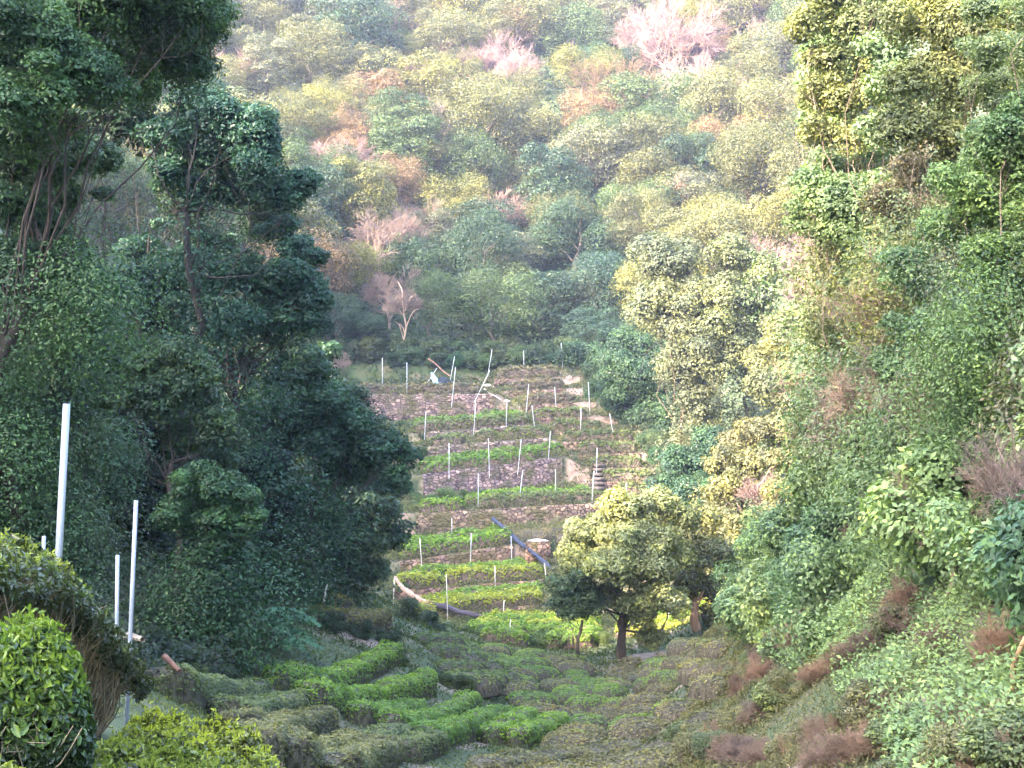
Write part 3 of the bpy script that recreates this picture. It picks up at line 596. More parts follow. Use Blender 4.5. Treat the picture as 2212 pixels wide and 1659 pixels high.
flank('dark bluish shrubby tree below the forest edge, right of the lower terraces', (1480, 92), 91, [(1460, 1000, 0, 40), (1500, 1020, 0, 45), (1470, 1070, -2, 40), (1520, 1080, -2, 40), (1540, 960, 0, 40), (1430, 1050, 0, 28)], (0.05, 0.105, 0.07), 138)
flank('mid green tree in the shade above the soil path', (1260, 119), 118, [(1240, 770, 0, 35), (1290, 790, 0, 40), (1350, 760, 0, 45), (1400, 770, 0, 45), (1420, 820, -2, 45)], (0.05, 0.10, 0.06), 139)
for k, (u, v, Y, ru, lab, cn) in enumerate([(1640, 1050, 76, 55, 'bleached pinkish leafless tree with a tan trunk beside the yellow-green tree', 'pinkish bare'), (1745, 610, 100, 70, 'rosy leafless tree between the huge creeper tree and the right bank', 'pinkish bare'),
        (870, 645, 121, 55, 'grey leafless tree with pale slanting trunk above the top terrace', 'greyish bare'), (710, 770, 112, 50, 'straw-coloured leafless bush at the edge of the left wood', 'greyish bare'), (1650, 1130, 74, 40, 'small pale leafless tree just above the forked trunk tree', 'pinkish bare')]):
    p = P(u, v, Y); s = ru / F * Y; z = Hs(p[0], Y); rt = empty('bare_tree', (p[0], Y, z), k, s); ch = min(2.6, max(.6, (p[2] - z) / s))
    setp(rt, lab, 'tree', 'leafless trees')
    b = obj('trunk', TR[k % 3], rt, (0.42, 0.30, 0.24)); b.scale = (1, 1, ch / 1.5)
    c = obj('crown', CR['bare'][k % 2], rt, PAL[cn]); c.location = (0, 0, ch)
# ------------------------------------------------------------------ shrubs
SHR = [crown_round(s, 'shrub', zs=.9, nc=16, nl=n, cr=(.28, .46), ll=l_) for s, n, l_ in ((51, 9000, .075), (52, 9000, .085), (53, 8000, .075), (54, 9000, .10))]
SHRT = [crown_bare(s, 'shrub', n0=14, up=1.0) for s in (61, 62)]
def shrub(name, u, Y, ru, col, r, bare=False, zf=0.45, x=None, sz=1.0):
    x = X(u, Y) if x is None else x; s = ru / F * Y
    o = obj(name, (SHRT if bare else SHR)[r.integers(2 if bare else 4)], None, col)
    o.location = (x, Y, Hs(x, Y) + s * zf); o.scale = (s, s, s * sz); o.rotation_euler = (0, 0, r.random() * 6.28)
    return o
def name_rank(lst, fmt, cat, group, tier):
    lst = sorted(lst, key=lambda o: -projv(np.array(o[0].location)))
    for k in range(0, len(lst), tier):
        row = sorted(lst[k:k + tier], key=lambda o: proju(np.array(o[0].location)))
        for j, (o, cw) in enumerate(row): setp(o, fmt % (cw, ordi(j + 1), ordi(k // tier + 1)), cat, group)
# right bank: thick shrubs in tiers up the slope
r = rng(500); bank = []
RB = [((0.20, 0.30, 0.14), 'fresh green'), ((0.17, 0.26, 0.135), 'mid green'), ((0.23, 0.31, 0.16), 'light green'), ((0.09, 0.16, 0.085), 'dark green'), ((0.19, 0.21, 0.12), 'dull olive')]
for Y0, us in ((14, (2120, 2780)), (17, (1980, 2740)), (20.5, (1900, 2700)), (24, (1820, 2650)), (28, (1760, 2560)), (33, (1680, 2260)), (39, (1640, 2200)), (46, (1620, 2120)), (54, (1610, 2040)), (63, (1640, 1980))):
    ru0 = 1.35 / Y0 * F
    for u in np.arange(us[0], us[1], ru0 * .85):
        Y = Y0 * r.uniform(.95, 1.06); uu = u + r.uniform(-.2, .2) * ru0; x = X(uu, Y)
        v = 829.5 - Hs(x, Y) / Y * F
        if v > 1420 or v < -420 or (uu > 2330 and r.random() < .35): continue
        c, w_ = RB[r.choice(5, p=[.28, .27, .2, .15, .1])]
        bank.append((shrub('shrub', uu, Y, ru0 * r.uniform(.65, 1.0), c, r, sz=r.uniform(.8, 1.25)), w_))
name_rank(bank, '%s bush, %s from left in the %s tier up the right bank', 'shrub', 'shrubs covering the right bank', 14)
print('bank', len(bank))
BK = 'tall trees standing on the right bank'
def bt(label, base, Y, cl, col, seed, **k): return clump_tree('broadleaf_tree', label, 'tree', base, Y, cl, col, seed, group=BK, bark=(0.2, 0.155, 0.12), sub=9, skirt=.4, **k)
bt('tall tree at the left edge of the right bank, warm light on its top', (1900, 38), 36, [(1760, 60, 0, 55), (1800, 130, 0, 60), (1850, 60, 0, 70), (1770, 200, 0, 50), (1840, 220, 0, 60), (1900, 150, 0, 60), (1780, 290, 0, 45), (1860, 300, 0, 60), (1920, 250, 0, 60), (1950, 40, 0, 80), (1800, 0, 0, 60)], (0.15, 0.175, 0.075), 150, fork=(1880, 420), tr=.2)
bt('green tree below the warm-topped one at the left edge of the right bank', (1860, 36), 35, [(1760, 400, 0, 50), (1740, 470, 0, 45), (1800, 450, 0, 55), (1860, 420, 0, 60), (1820, 520, 0, 50), (1870, 540, 0, 55), (1880, 620, 0, 50), (1850, 680, 0, 40), (1890, 740, 0, 50), (1920, 480, 0, 60)], (0.12, 0.185, 0.09), 151, fork=(1870, 800), tr=.18)
bt('warm-lit tree with pale bare branches filling the top right', (2080, 27), 26, [(1990, 60, 0, 80), (2080, 80, 0, 85), (2000, 180, 0, 75), (2090, 200, 0, 80), (1960, 290, 0, 65), (2040, 320, 0, 70), (2160, 60, 0, 80), (2190, 180, -1, 70), (2120, 0, 0, 80)], (0.16, 0.18, 0.08), 152, fork=(2050, 480), tr=.18)
bt('leafy green tree at the right edge of the picture, above the shrubs', (2170, 20), 19.5, [(2140, 330, 0, 75), (2210, 280, 0, 80), (2080, 400, 0, 65), (2160, 450, 0, 75), (2220, 420, 0, 80), (2050, 500, 1, 60), (2120, 560, 0, 70), (2200, 560, 0, 80)], (0.15, 0.24, 0.10), 153, fork=(2150, 700), tr=.14)
bt('mid green tree on the bank below the leafy edge tree', (2010, 24), 24, [(1960, 600, 0, 65), (2020, 620, 0, 65), (1980, 700, 0, 65), (2060, 700, 0, 65), (1950, 790, 0, 55), (2030, 790, 0, 60), (2100, 760, -1, 60), (2170, 700, -1, 65)], (0.13, 0.21, 0.10), 154, fork=(2010, 850), tr=.14)
RBD = [(-80, 1740), (0, 1740), (200, 1730), (400, 1740), (500, 1780), (600, 1820), (700, 1840), (800, 1830), (900, 1810), (1000, 1750), (1100, 1680), (1200, 1640), (1300, 1630), (1400, 1700)]
fill('right bank', BK, (-40, 1330), RBD, 2480, lambda u, k: float(np.interp(u, [1640, 1800, 2212, 2300], [52, 40, 19.5, 18])), [(1950, 770, 45, 50), (2180, 900, 30, 30), (1260, 0, 1, 1)], (190, 280), [((0.19, 0.285, 0.14), 'fresh green'), ((0.165, 0.24, 0.125), 'mid green'), ((0.20, 0.26, 0.15), 'pale green'), ((0.15, 0.165, 0.10), 'olive'), ((0.07, 0.12, 0.065), 'dark green'), ((0.16, 0.15, 0.115), 'brownish')], 3000, step=80, lo=lambda u: 1330 if u < 1900 else 1250, bark=(.2, .15, .12), skirt=.12, pf=.8)  # dark green entry colours in the shaded pockets of the bank
# brown twiggy shrubs in the lower right and dead brush on the bank
brown = []
for (u, Y, ru) in [(2030, 17.5, 75), (2170, 15.5, 95), (1730, 27, 55), (1780, 25, 50), (1650, 28, 50), (1700, 23, 40), (2100, 13.5, 80), (1600, 30, 40), (1850, 31, 45), (2000, 24, 55), (1930, 30, 50), (1640, 33, 35), (1960, 21, 60)]:
    brown.append((shrub('twiggy_shrub', u, Y, ru, (0.22, 0.15, 0.125), r, bare=True, zf=0.55), 'brown'))
name_rank(brown, '%s twiggy leafless shrub, %s from left in the %s row on the lower right slope', 'shrub', 'brown twiggy shrubs', 7)
r = rng(911); lf = []
for (u, Y, rad_) in [(1880, 33, 1.5), (1960, 28, 1.6), (2060, 23, .8), (1820, 37, 1.6), (2000, 24, 1.2), (1900, 29, 1.2), (1800, 41, 1.5), (2180, 16.5, .8), (2050, 20, .9)]:
    x = X(u, Y); o = empty('bare_tree', (x, Y, Hs(x, Y)), r.random() * 6, rad_); ch_ = r.uniform(1.3, 2.6)
    a = obj('trunk', TR[r.integers(3)], o, (0.3, 0.23, 0.19)); a.scale = (.8, .8, ch_ / 1.5); c = obj('crown', CR['bare'][r.integers(2)], o, (0.27, 0.20, 0.17)); c.location = (0, 0, ch_)
    lf.append((o, 'leafless'))
name_rank(lf, '%s brown tree, %s from left in the %s row on the right bank', 'tree', 'leafless trees on the right bank', 6)
# shrubs on the far terrace walls
tw = []
for (u, v, ru) in [(868, 895, 22), (835, 880, 16), (880, 870, 14), (935, 875, 18), (960, 870, 12), (1000, 880, 22), (1020, 900, 16), (990, 905, 14), (905, 950, 18), (915, 925, 10), (930, 975, 16), (1000, 980, 18), (1030, 985, 16), (1100, 970, 14), (1010, 1030, 20), (1045, 1045, 22),
                   (1110, 1025, 14), (1222, 1035, 14), (1245, 1030, 10), (960, 1060, 34), (985, 1075, 26), (930, 1060, 22), (925, 1145, 24), (1002, 1125, 26), (960, 1150, 22), (985, 1160, 18), (950, 1120, 12), (1080, 1105, 12), (1024, 1205, 24), (1045, 1215, 18), (950, 1215, 18), (1130, 1205, 14), (980, 1285, 14), (1003, 1280, 16),
                   (903, 1078, 16), (905, 1045, 18), (893, 1130, 20), (888, 1172, 18), (896, 1010, 16), (850, 820, 14), (1005, 815, 14), (780, 830, 16), (905, 1225, 14), (1145, 1285, 14), (870, 1260, 16), (1190, 1000, 12), (1200, 965, 10), (890, 1330, 26), (920, 1350, 30), (960, 1370, 26), (1010, 1375, 22), (1050, 1405, 22), (1180, 1400, 30), (1210, 1390, 34), (1140, 1410, 20), (1090, 1415, 24), (1240, 1420, 26), (1300, 1400, 24)]:
    Y = float(Ydepth(v + ru * .4)) - 0.3; gr = r.random(); c = (0.06 + .04 * gr, 0.115 + .035 * gr, 0.055)
    tw.append((shrub('shrub', u, Y, ru, c, r, zf=0.35, sz=.9), 'green'))
name_rank(tw, '%s weedy shrub, %s from left in the %s tier on the far terraces', 'shrub', 'shrubs growing on the terrace walls', 9)
# forest edge undergrowth shrubs above the top terrace
fe = []
for k in range(46):
    u = 700 + k * 13 + r.uniform(-8, 8); Y = 119.5 + r.uniform(-.5, 4.5)
    if u > 1230: Y -= (u - 1230) * 0.07
    c = (0.045 + .03 * r.random(), 0.09 + .03 * r.random(), 0.055); fe.append((shrub('shrub', u, Y, r.uniform(22, 38), c, r, zf=.5), 'dark green'))
for k in range(30):
    u = 1290 + k * 9 + r.uniform(-10, 10); Y = np.interp(u, [1290, 1400, 1480, 1560], [111, 103, 92, 86]) + r.uniform(0, 3)
    c = (0.05 + .03 * r.random(), 0.10 + .03 * r.random(), 0.06); fe.append((shrub('shrub', u, Y, r.uniform(22, 38), c, r, zf=.4), 'mid green'))
name_rank(fe, '%s bush, %s from left in the %s row edging the far forest', 'shrub', 'bushes along the forest edge', 20)
# shrubs below the left wood
lw = []
for (u, Y, ru) in [(330, 27, 60), (400, 28, 60), (470, 31, 60), (350, 24, 45), (420, 26, 45), (260, 24, 60), (200, 22, 70), (540, 36, 50), (600, 40, 45), (560, 33, 40), (480, 29, 40), (660, 44, 40), (720, 45, 35), (780, 46, 30), (840, 47, 30), (880, 60, 35), (930, 62, 35), (860, 72, 40), (130, 22, 70), (60, 21, 80), (390, 23, 30), (820, 40, 26), (860, 42, 30), (900, 40, 26), (1000, 44, 28), (1060, 46, 28), (1080, 50, 26), (960, 42, 30)]:
    g = r.random(); lw.append((shrub('shrub', u, Y, ru, (0.03 + .03 * g, 0.055 + .035 * g, 0.032), r, zf=.4), 'dull green'))  # low greens carry the shade under the wood in their colour
name_rank(lw, '%s low shrub, %s from left in the %s row under the left wood', 'shrub', 'shrubs below the left wood', 10)
# ------------------------------------------------------------------ tea hedges
def hedge_parts(pts, width, height, seed, col, wood, L, dens, fancy=False, mat=None, sparse_top=0.0, hang=0.05, polyz=False):
    """pts: world xy centre line. Returns root with a woody side mesh and leafy top."""
    r = rng(seed); pts = np.array(pts, float)
    d = np.r_[0, np.cumsum(np.hypot(*np.diff(pts, axis=0).T))]; n = max(6, int(d[-1] / (width * .35)))
    t = np.linspace(0, d[-1], n); cx = np.interp(t, d, pts[:, 0]); cy = np.interp(t, d, pts[:, 1])
    tg = unit(np.stack([np.gradient(cx), np.gradient(cy)], 1)); nm = np.stack([-tg[:, 1], tg[:, 0]], 1)
    gz = H(cx, cy); k = np.ones(5) / 5
    gz = np.convolve(np.pad(gz, 2, mode='edge'), k, 'valid')
    if polyz: gz = np.polyval(np.polyfit(t, gz, 2), t)
    org = np.array([cx[n // 2], cy[n // 2], gz[n // 2]])
    # cross-section
    m = 11; a = np.linspace(0, np.pi, m)
    sx = np.cos(a); sz = np.sin(a); e = 0.45
    sx = np.sign(sx) * np.abs(sx) ** e; sz = sz ** e
    wob = 1 + 0.13 * (vnoise(t, t * 0 + seed, width * 1.2, seed) * 2)
    endk = np.clip(np.minimum(t, d[-1] - t) / (width * .5), 0, 1); endk = np.sqrt(np.clip(1 - (1 - endk) ** 2, 0.0, 1))
    hw = width * .5 * wob * endk; hh = height * (1 + 0.12 * vnoise(t, t * 0, width * 1.5, seed + 3) * 2) * (0.55 + 0.45 * endk)
    G = np.zeros((n, m, 3))
    taper = 0.68 + 0.32 * np.clip(sz, 0, 1)
    G[:, :, 0] = cx[:, None] + nm[:, 0:1] * sx * (hw[:, None] * taper); G[:, :, 1] = cy[:, None] + nm[:, 1:2] * sx * (hw[:, None] * taper)
    G[:, :, 2] = gz[:, None] - (.5 if polyz else .25) * (1 - sz)[None] + (hh[:, None]) * sz[None]
    G -= org
    i0 = (np.arange(n - 1)[:, None] * m + np.arange(m - 1)[None]).ravel()
    core = G * 1.0
    core[:, :, 2] -= height * 0.07
    me = mkmesh('woody_sides', core.reshape(-1, 3), np.stack([i0, i0 + 1, i0 + m + 1, i0 + m], 1), M_WOODY, smooth=True)
    # leaves: sample on the section
    length = d[-1]; nl = int(dens * length * (width + height) / (L * L * .25))
    ti = r.random(nl) * (n - 1); ai = np.clip(r.random(nl) * (m - 1), 0, m - 1.001); i = ti.astype(int); j = ai.astype(int); f = (ti - i)[:, None]; g = (ai - j)[:, None]
    Pn = (G[i, j] * (1 - f) * (1 - g) + G[np.minimum(i + 1, n - 1), j] * f * (1 - g) + G[i, j + 1] * (1 - f) * g + G[np.minimum(i + 1, n - 1), j + 1] * f * g)
    s_ = np.interp(ai, np.arange(m), sz); keep = (r.random(nl) < np.clip((s_ - hang) / (0.95 - hang), 0.32, 1)) & (r.random(nl) > sparse_top * 0.5)
    nrm = np.zeros((nl, 3)); nrm[:, :2] = nm[i] * np.interp(ai, np.arange(m), np.cos(a))[:, None]; nrm[:, 2] = 0.2 + s_
    nrm += r.normal(size=(nl, 3)) * 0.55
    Pn = Pn + unit(nrm) * (r.random((nl, 1)) ** 1.6 * 0.9 + .05) * L * 0.9
    Pn[:, 2] += height * (.16 * 2 * vnoise(Pn[:, 0], Pn[:, 1], .33, seed % 50) + .12 * 2 * vnoise(Pn[:, 0], Pn[:, 1], .9, 3)) * np.clip(s_, 0, 1)
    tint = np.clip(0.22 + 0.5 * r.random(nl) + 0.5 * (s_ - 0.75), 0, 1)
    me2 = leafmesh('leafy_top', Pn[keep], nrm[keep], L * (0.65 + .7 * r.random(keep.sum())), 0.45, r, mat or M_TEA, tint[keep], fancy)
    return org, me, me2
HID = [0]; HEDGES = []
def hedge(pts, width, height, col, L=None, dens=1.0, wood=(0.13, 0.10, 0.085), label=None, group='clipped tea hedges', **k):
    dens = dens * 1.35
    HID[0] += 1; Ym = np.mean([p[1] for p in pts])
    L = L or max(0.07, 0.0026 * Ym)
    org, a, b = hedge_parts([(X(u, Y), Y) for u, Y in pts], width, height, 900 + HID[0], col, wood, L, dens, **k)
    root = empty('tea_hedge', org); obj('woody_sides', a, root, wood); obj('leafy_top', b, root, col)
    setp(root, label, 'tea hedge', group); HEDGES.append(root)
    return root
GL = (0.12, 0.21, 0.045); GB = (0.155, 0.255, 0.045); GY_ = (0.27, 0.31, 0.055); GO = (0.13, 0.165, 0.075); GBR = (0.155, 0.14, 0.10)
def tri(u1, v1, u2, v2, off=0.55):
    a = (v1 + v2) / 2
    return [(u1, float(Ydepth(a * .6 + v1 * .4)) + off), (u2, float(Ydepth(a * .6 + v2 * .4)) + off)]
def far(u1, v1, u2, v2, col, lab, w_=0.95, h_=0.72, off=0.6, **k): hedge(tri(u1, v1, u2, v2, off), w_, h_, col, label=lab, group='tea hedges on the far terraces', wood=(0.13, 0.10, 0.085), dens=1.5, **k)
far(771, 853, 861, 853, GBR, 'short brown-sided hedge at the left end of the top terrace')
far(870, 852, 1042, 852, GBR, 'long purplish-brown hedge on the top left terrace below the blue tarp')
far(860, 852, 1042, 852, GBR, 'thin back hedge directly behind the purplish-brown top hedge', off=2.3, h_=.6)
far(1032, 872, 1084, 872, GO, 'short dark hedge just left of the diagonal soil path', off=1.0)
far(893, 938, 1146, 917, GO, 'long hedge on second left terrace with dark brown front', off=.6)
far(890, 938, 1130, 916, GL, 'green back hedge behind the long hedge of the second left terrace', off=2.1)
far(931, 965, 1004, 960, GO, 'small hedge on stone wall, third left terrace, left end')
far(1030, 957, 1075, 953, GO, 'tiny ragged hedge in the middle of the third left terrace')
far(1088, 953, 1188, 946, GO, 'hedge at the right end of the third left terrace')
far(918, 1025, 1162, 998, GL, 'long green hedge in front on the fourth left terrace')
far(905, 1025, 1120, 996, GL, 'green back hedge on the fourth left terrace', off=2.1)
far(1120, 1000, 1218, 986, GL, 'bright curved hedge at the right end of the fourth left terrace', off=1.2)
far(905, 1109, 1005, 1102, GB, 'bright green hedge at the left end of the fifth terrace')
far(1030, 1100, 1238, 1090, GO, 'long brown-fronted hedge in front on the fifth terrace')
far(1238, 1090, 1325, 1086, GO, 'brown-fronted hedge right of the long one on the fifth terrace')
far(1000, 1100, 1275, 1088, GB, 'green back hedge of the fifth terrace ending at the steps', off=2.1)
far(864, 1214, 1108, 1178, GB, 'bright green front hedge of the sixth terrace beside stone wall', h_=.8)
far(866, 1214, 1088, 1176, GB, 'bright green back hedge of the sixth terrace', off=2.2, h_=.8)
far(851, 1276, 960, 1266, GY_, 'yellow-green front hedge, left half of the seventh terrace', h_=.8)
far(960, 1268, 1172, 1254, GY_, 'yellow-green front hedge, right half of the seventh terrace', h_=.8)
far(880, 1274, 1140, 1254, GB, 'plain green back hedge of the seventh terrace', off=2.0, h_=.8)
far(893, 1336, 1170, 1304, GY_, 'sunlit yellow-green front hedge of the eighth terrace', h_=.7, off=.5)
far(893, 1336, 1170, 1304, GY_, 'sunlit yellow-green middle hedge of the eighth terrace', h_=.7, off=1.5)
far(930, 1332, 1175, 1302, GB, 'sunlit green back hedge of the eighth terrace', h_=.7, off=2.5)
for k, (o_, c) in enumerate([(0.5, GB), (1.7, GY_), (2.9, GB), (4.1, GY_)]):
    far(1000 + k * 15, 1388, 1300, 1388, c, '%s of the wide sunlit hedges on the lowest far terrace, counted from the front' % ordi(k + 1), off=o_, w_=1.15, h_=.75)
for k, (o_, c) in enumerate([(0.6, GY_), (1.9, GB), (3.1, GY_), (4.5, GB)]):
    far(1330, 1388, 1590, 1388, c, '%s of the sunlit hedges seen under the two valley trees' % ordi(k + 1), off=o_, w_=1.1, h_=.7)
far(1040, 1400, 1142, 1400, GB, 'short sunlit hedge in front of the lowest terrace, near the poles', off=-1.2)
far(1170, 1388, 1290, 1388, GB, 'low hedge in the shade left of the dark trunk', off=-2.2)
RN = [(1069, 820, 1206, 817), (1104, 845, 1219, 841), (1133, 876, 1242, 871), (1152, 905, 1267, 902), (1190, 933, 1299, 932), (1216, 957, 1370, 953), (1248, 982, 1379, 980), (1274, 1013, 1389, 1012), (1302, 1042, 1414, 1041), (1328, 1071, 1427, 1069)]
for k, (a, b, c, d) in enumerate(RN):
    far(a, b, c, d, (0.115, 0.15, 0.06) if k > 2 else GBR, '%s hedge down the right-hand flight of terraces, beside the soil path' % ordi(k + 1), h_=.68, w_=.8, off=.5)
# foreground and valley hedges at the left
def near(pts, w_, h_, col, lab, **k): hedge(pts, w_ * .70, h_ * .72, col, label=lab, group='tea hedges on the near left slope', polyz=True, **{**dict(wood=(0.075, 0.068, 0.05)), **k})
near([(345, 21.5), (420, 23.8), (508, 26.5)], 1.3, .7, GO, 'olive hedge nearest the shrubs at the foot of the second pole')
near([(518, 32), (600, 34), (656, 36)], 1.1, .65, GL, 'short green hedge below the dark hollow of the left wood')
near([(585, 31), (700, 35), (790, 39), (851, 42)], 1.15, .75, GB, 'long bright green hedge, upper of the two below the brown bench')
near([(665, 29), (740, 32.5), (850, 37), (929, 40)], 1.15, .8, GB, 'long bright green hedge, lower of the two below the brown bench')
near([(421, 23.5), (490, 26), (561, 28.5)], 1.1, .6, GO, 'olive hedge just below the one at the second pole')
near([(464, 22.7), (550, 25.5), (637, 29)], 1.1, .6, GO, 'olive hedge third down from the second pole')
near([(500, 21), (600, 24.5), (708, 28.5)], 1.1, .6, (0.14, 0.145, 0.07), 'pale olive hedge fourth down from the second pole')
near([(545, 16), (575, 19.5), (640, 23)], 1.0, .6, (0.145, 0.145, 0.07), 'curving hedge running down to the bottom edge beside front bush')
near([(622, 17), (650, 20), (700, 23), (760, 26)], 1.0, .6, (0.14, 0.145, 0.07), 'middle curving hedge running to the bottom edge')
near([(720, 18), (728, 21), (770, 24), (830, 27)], 1.35, .6, (0.14, 0.15, 0.075), 'wide curving pale hedge running to the bottom edge')
near([(768, 30), (840, 33), (905, 36.5)], .95, .65, GL, 'green hedge uppermost of the slanting group near bottom centre')
near([(835, 29.5), (930, 34.5), (1020, 40)], 1.0, .65, GL, 'long green hedge second of the slanting group near bottom centre')
near([(905, 29), (990, 33.5), (1059, 38)], 1.15, .7, GL, 'wide green hedge third of the slanting group near bottom centre')
near([(1024, 36), (1094, 40)], .9, .6, GL, 'short green hedge at the upper right of the slanting group')
near([(1053, 34), (1142, 40)], 1.1, .7, GB, 'green slanting hedge second from right at bottom centre')
near([(1110, 34), (1209, 40.5)], 1.1, .7, GB, 'green slanting hedge rightmost at bottom centre')
near([(784, 26), (860, 29.5)], 1.2, .6, GO, 'greyish short hedge low in the slanting group, left one')
near([(857, 27), (944, 30)], 1.2, .6, GO, 'greyish short hedge low in the slanting group, right one')
near([(640, 45), (740, 47), (832, 50)], 2.0, .75, (0.17, 0.155, 0.06), 'wide brownish-yellow hedge on the bench under the left wood')
near([(690, 49), (765, 50)], 1.3, .7, (0.17, 0.15, 0.06), 'small brownish hedge behind the wide one on the bench')
near([(610, 51), (690, 53)], 1.6, 1.0, (0.17, 0.15, 0.06), 'rusty hedge highest on the bench in the wood shade')
for k, (u1, y1, u2, y2) in enumerate([(1290, 52, 1370, 60), (1360, 52, 1440, 60.5), (1423, 51.5, 1520, 61), (1462, 50, 1575, 60)]):
    near([(u1, y1), (u2, y2)], 1.35, .55, (0.17, 0.15, 0.09), '%s from left of the flat-topped brown hedges below the trees' % ordi(k + 1), hang=.35)
near([(1010, 27), (1200, 29), (1400, 30)], 1.5, .5, (0.14, 0.14, 0.075), 'long brownish hedge across the bottom centre, back row')
near([(1030, 24.5), (1220, 26), (1450, 27), (1570, 28)], 1.6, .5, (0.14, 0.14, 0.075), 'long brownish hedge across the bottom centre, front row')
near([(1060, 22.5), (1250, 23.5), (1480, 24.5)], 1.6, .5, (0.14, 0.14, 0.075), 'flat brownish hedge cut by the bottom edge')
scr = []; r = rng(808)
for (pts_, n_s) in ((((1590, 21), (1760, 18.8), (1900, 17.3)), 15), (((1780, 16.3), (2000, 14.8), (2240, 13)), 17), (((1620, 24), (1800, 22), (1960, 20.5)), 12), (((1960, 13.2), (2230, 11.6)), 9), (((1560, 33), (1660, 30), (1760, 27)), 10), (((1480, 27), (1600, 24.5), (1700, 23)), 12), (((1540, 39), (1620, 35), (1700, 31)), 10), (((1500, 22.5), (1620, 21)), 8), (((1580, 45), (1660, 39)), 8)):
    for k in range(n_s):
        f = (k + r.uniform(-.3, .3)) / (n_s - 1); u_ = np.interp(f, np.linspace(0, 1, len(pts_)), [q[0] for q in pts_]); y_ = np.interp(f, np.linspace(0, 1, len(pts_)), [q[1] for q in pts_])
        ba = r.random() < .62; ru_ = r.uniform(.34, .48) / y_ * F
        cw, cc_ = ('brown', (0.20, 0.145, 0.12)) if ba else (('olive', (0.15, 0.155, 0.085)) if r.random() < .6 else ('dull green', (0.12, 0.16, 0.08)))
        scr.append((shrub('scrub_bush', u_, y_, ru_, cc_, r, bare=ba, zf=.35, sz=.8), cw))
name_rank(scr, '%s scrubby bush, %s from left in the %s row at the lower right', 'scrub bush', 'low scrub across the lower right corner', 16)
near([(1700, 29), (1800, 27), (1850, 26)], 1.0, .6, (0.16, 0.15, 0.08), 'faded hedge below the shrubs of the right bank', L=.08, dens=.8, wood=(.2, .14, .115))
# pillow-shaped tea bushes on the valley floor
def pillow(seed):
    r = rng(seed); n, m = 14, 7; V = []
    for j in range(m):
        ph = j / (m - 1) * np.pi / 2
        for i in range(n):
            th = i / n * 2 * np.pi; q = 1 + .1 * math.sin(3 * th + seed)
            V.append((math.cos(th) * math.cos(ph) ** .45 * q * .96, math.sin(th) * math.cos(ph) ** .45 * q * .96, math.sin(ph) ** .7 * .72 - .12))
    Q = [(j * n + i, j * n + (i + 1) % n, (j + 1) * n + (i + 1) % n, (j + 1) * n + i) for j in range(m - 1) for i in range(n)]
    core = mkmesh('woody_sides', V, Q, M_WOODY, smooth=True)
    k = 1500; d = sph(k, r, 1.0); d[:, 2] = np.abs(d[:, 2]) ** .8; h = np.hypot(d[:, 0], d[:, 1]); 
    th = np.arctan2(d[:, 1], d[:, 0]); q = 1 + .1 * np.sin(3 * th + seed); z = d[:, 2]
    rad = np.clip(1 - z ** 2, 0, 1) ** .25 * q; p = np.stack([np.cos(th) * rad * r.random(k) ** .25, np.sin(th) * rad * r.random(k) ** .25, z ** .7 * .76 - .08], 1)
    leaf = leafmesh('leafy_top', p, d * .6 + r.normal(size=(k, 3)) * .4 + np.array([0, 0, .5]), .12 * (0.7 + .6 * r.random(k)), .5, r, M_TEA, np.clip(.3 + .6 * r.random(k), 0, 1))
    return core, leaf
PL = [pillow(s) for s in (1, 2, 3, 4)]
bush = []; r = rng(321)
def put_bush(u, Y, s, col, rz=None, st=1.0, wood=(0.075, 0.066, 0.05), hz=1.0):
    x = X(u, Y); a, b = PL[r.integers(4)]; root = empty('tea_bush', (x, Y, Hs(x, Y)), r.uniform(-.5, .5) if rz is None else rz); root.scale = (s * st, s, s * hz)
    obj('woody_sides', a, root, wood); obj('leafy_top', b, root, col); return root
Yb = 32.5
while Yb < 62:
    u = np.interp(Yb, [32, 40, 41, 47, 52, 62], [1230, 1260, 1190, 1120, 1080, 1060]); u1 = np.interp(Yb, [32, 41, 46, 50, 52, 62], [1600, 1580, 1560, 1430, 1290, 1270])
    while u < u1:
        s = r.uniform(.44, .64); uu = u + r.uniform(-8, 8); st = r.uniform(1.1, 1.7)
        c = [(0.15, 0.235, 0.06), (0.17, 0.245, 0.07), (0.18, 0.18, 0.10), (0.135, 0.22, 0.06)][r.integers(4)] if Yb > 44 or r.random() < .4 else (0.17, 0.16, 0.095)
        bush.append((put_bush(uu, Yb + r.uniform(-.4, .4), s, c, st=st, hz=1.25), ('brownish' if c[0] > .145 else 'green')))
        u += (s * st * 2.2) / Yb * F
    Yb += 1.45
for (u, v) in [(1120, 1160), (1150, 1155), (1175, 1165), (1200, 1160), (1225, 1170), (1190, 1150), (1145, 1145), (1215, 1185), (1240, 1160)]:
    bush.append((put_bush(u, float(Ydepth(v + 8)), r.uniform(.7, .95), (0.17, 0.15, 0.10), st=1.2), 'brownish'))
for (u, Y) in [(985, 47), (1010, 45), (1035, 46.5), (960, 50), (1000, 50), (1040, 50), (1070, 48), (940, 53), (990, 54), (1040, 54)]:
    bush.append((put_bush(u, Y, r.uniform(.6, .9), (0.12, 0.165, 0.055), st=1.3), 'green'))
bush.append((put_bush(1148, 69, .55, GY_), 'bright yellow'))
name_rank(bush, '%s rounded bush, %s from left in the %s row on the valley floor', 'tea bush', 'rounded tea bushes on the valley floor', 12)
print('bushes', len(bush))
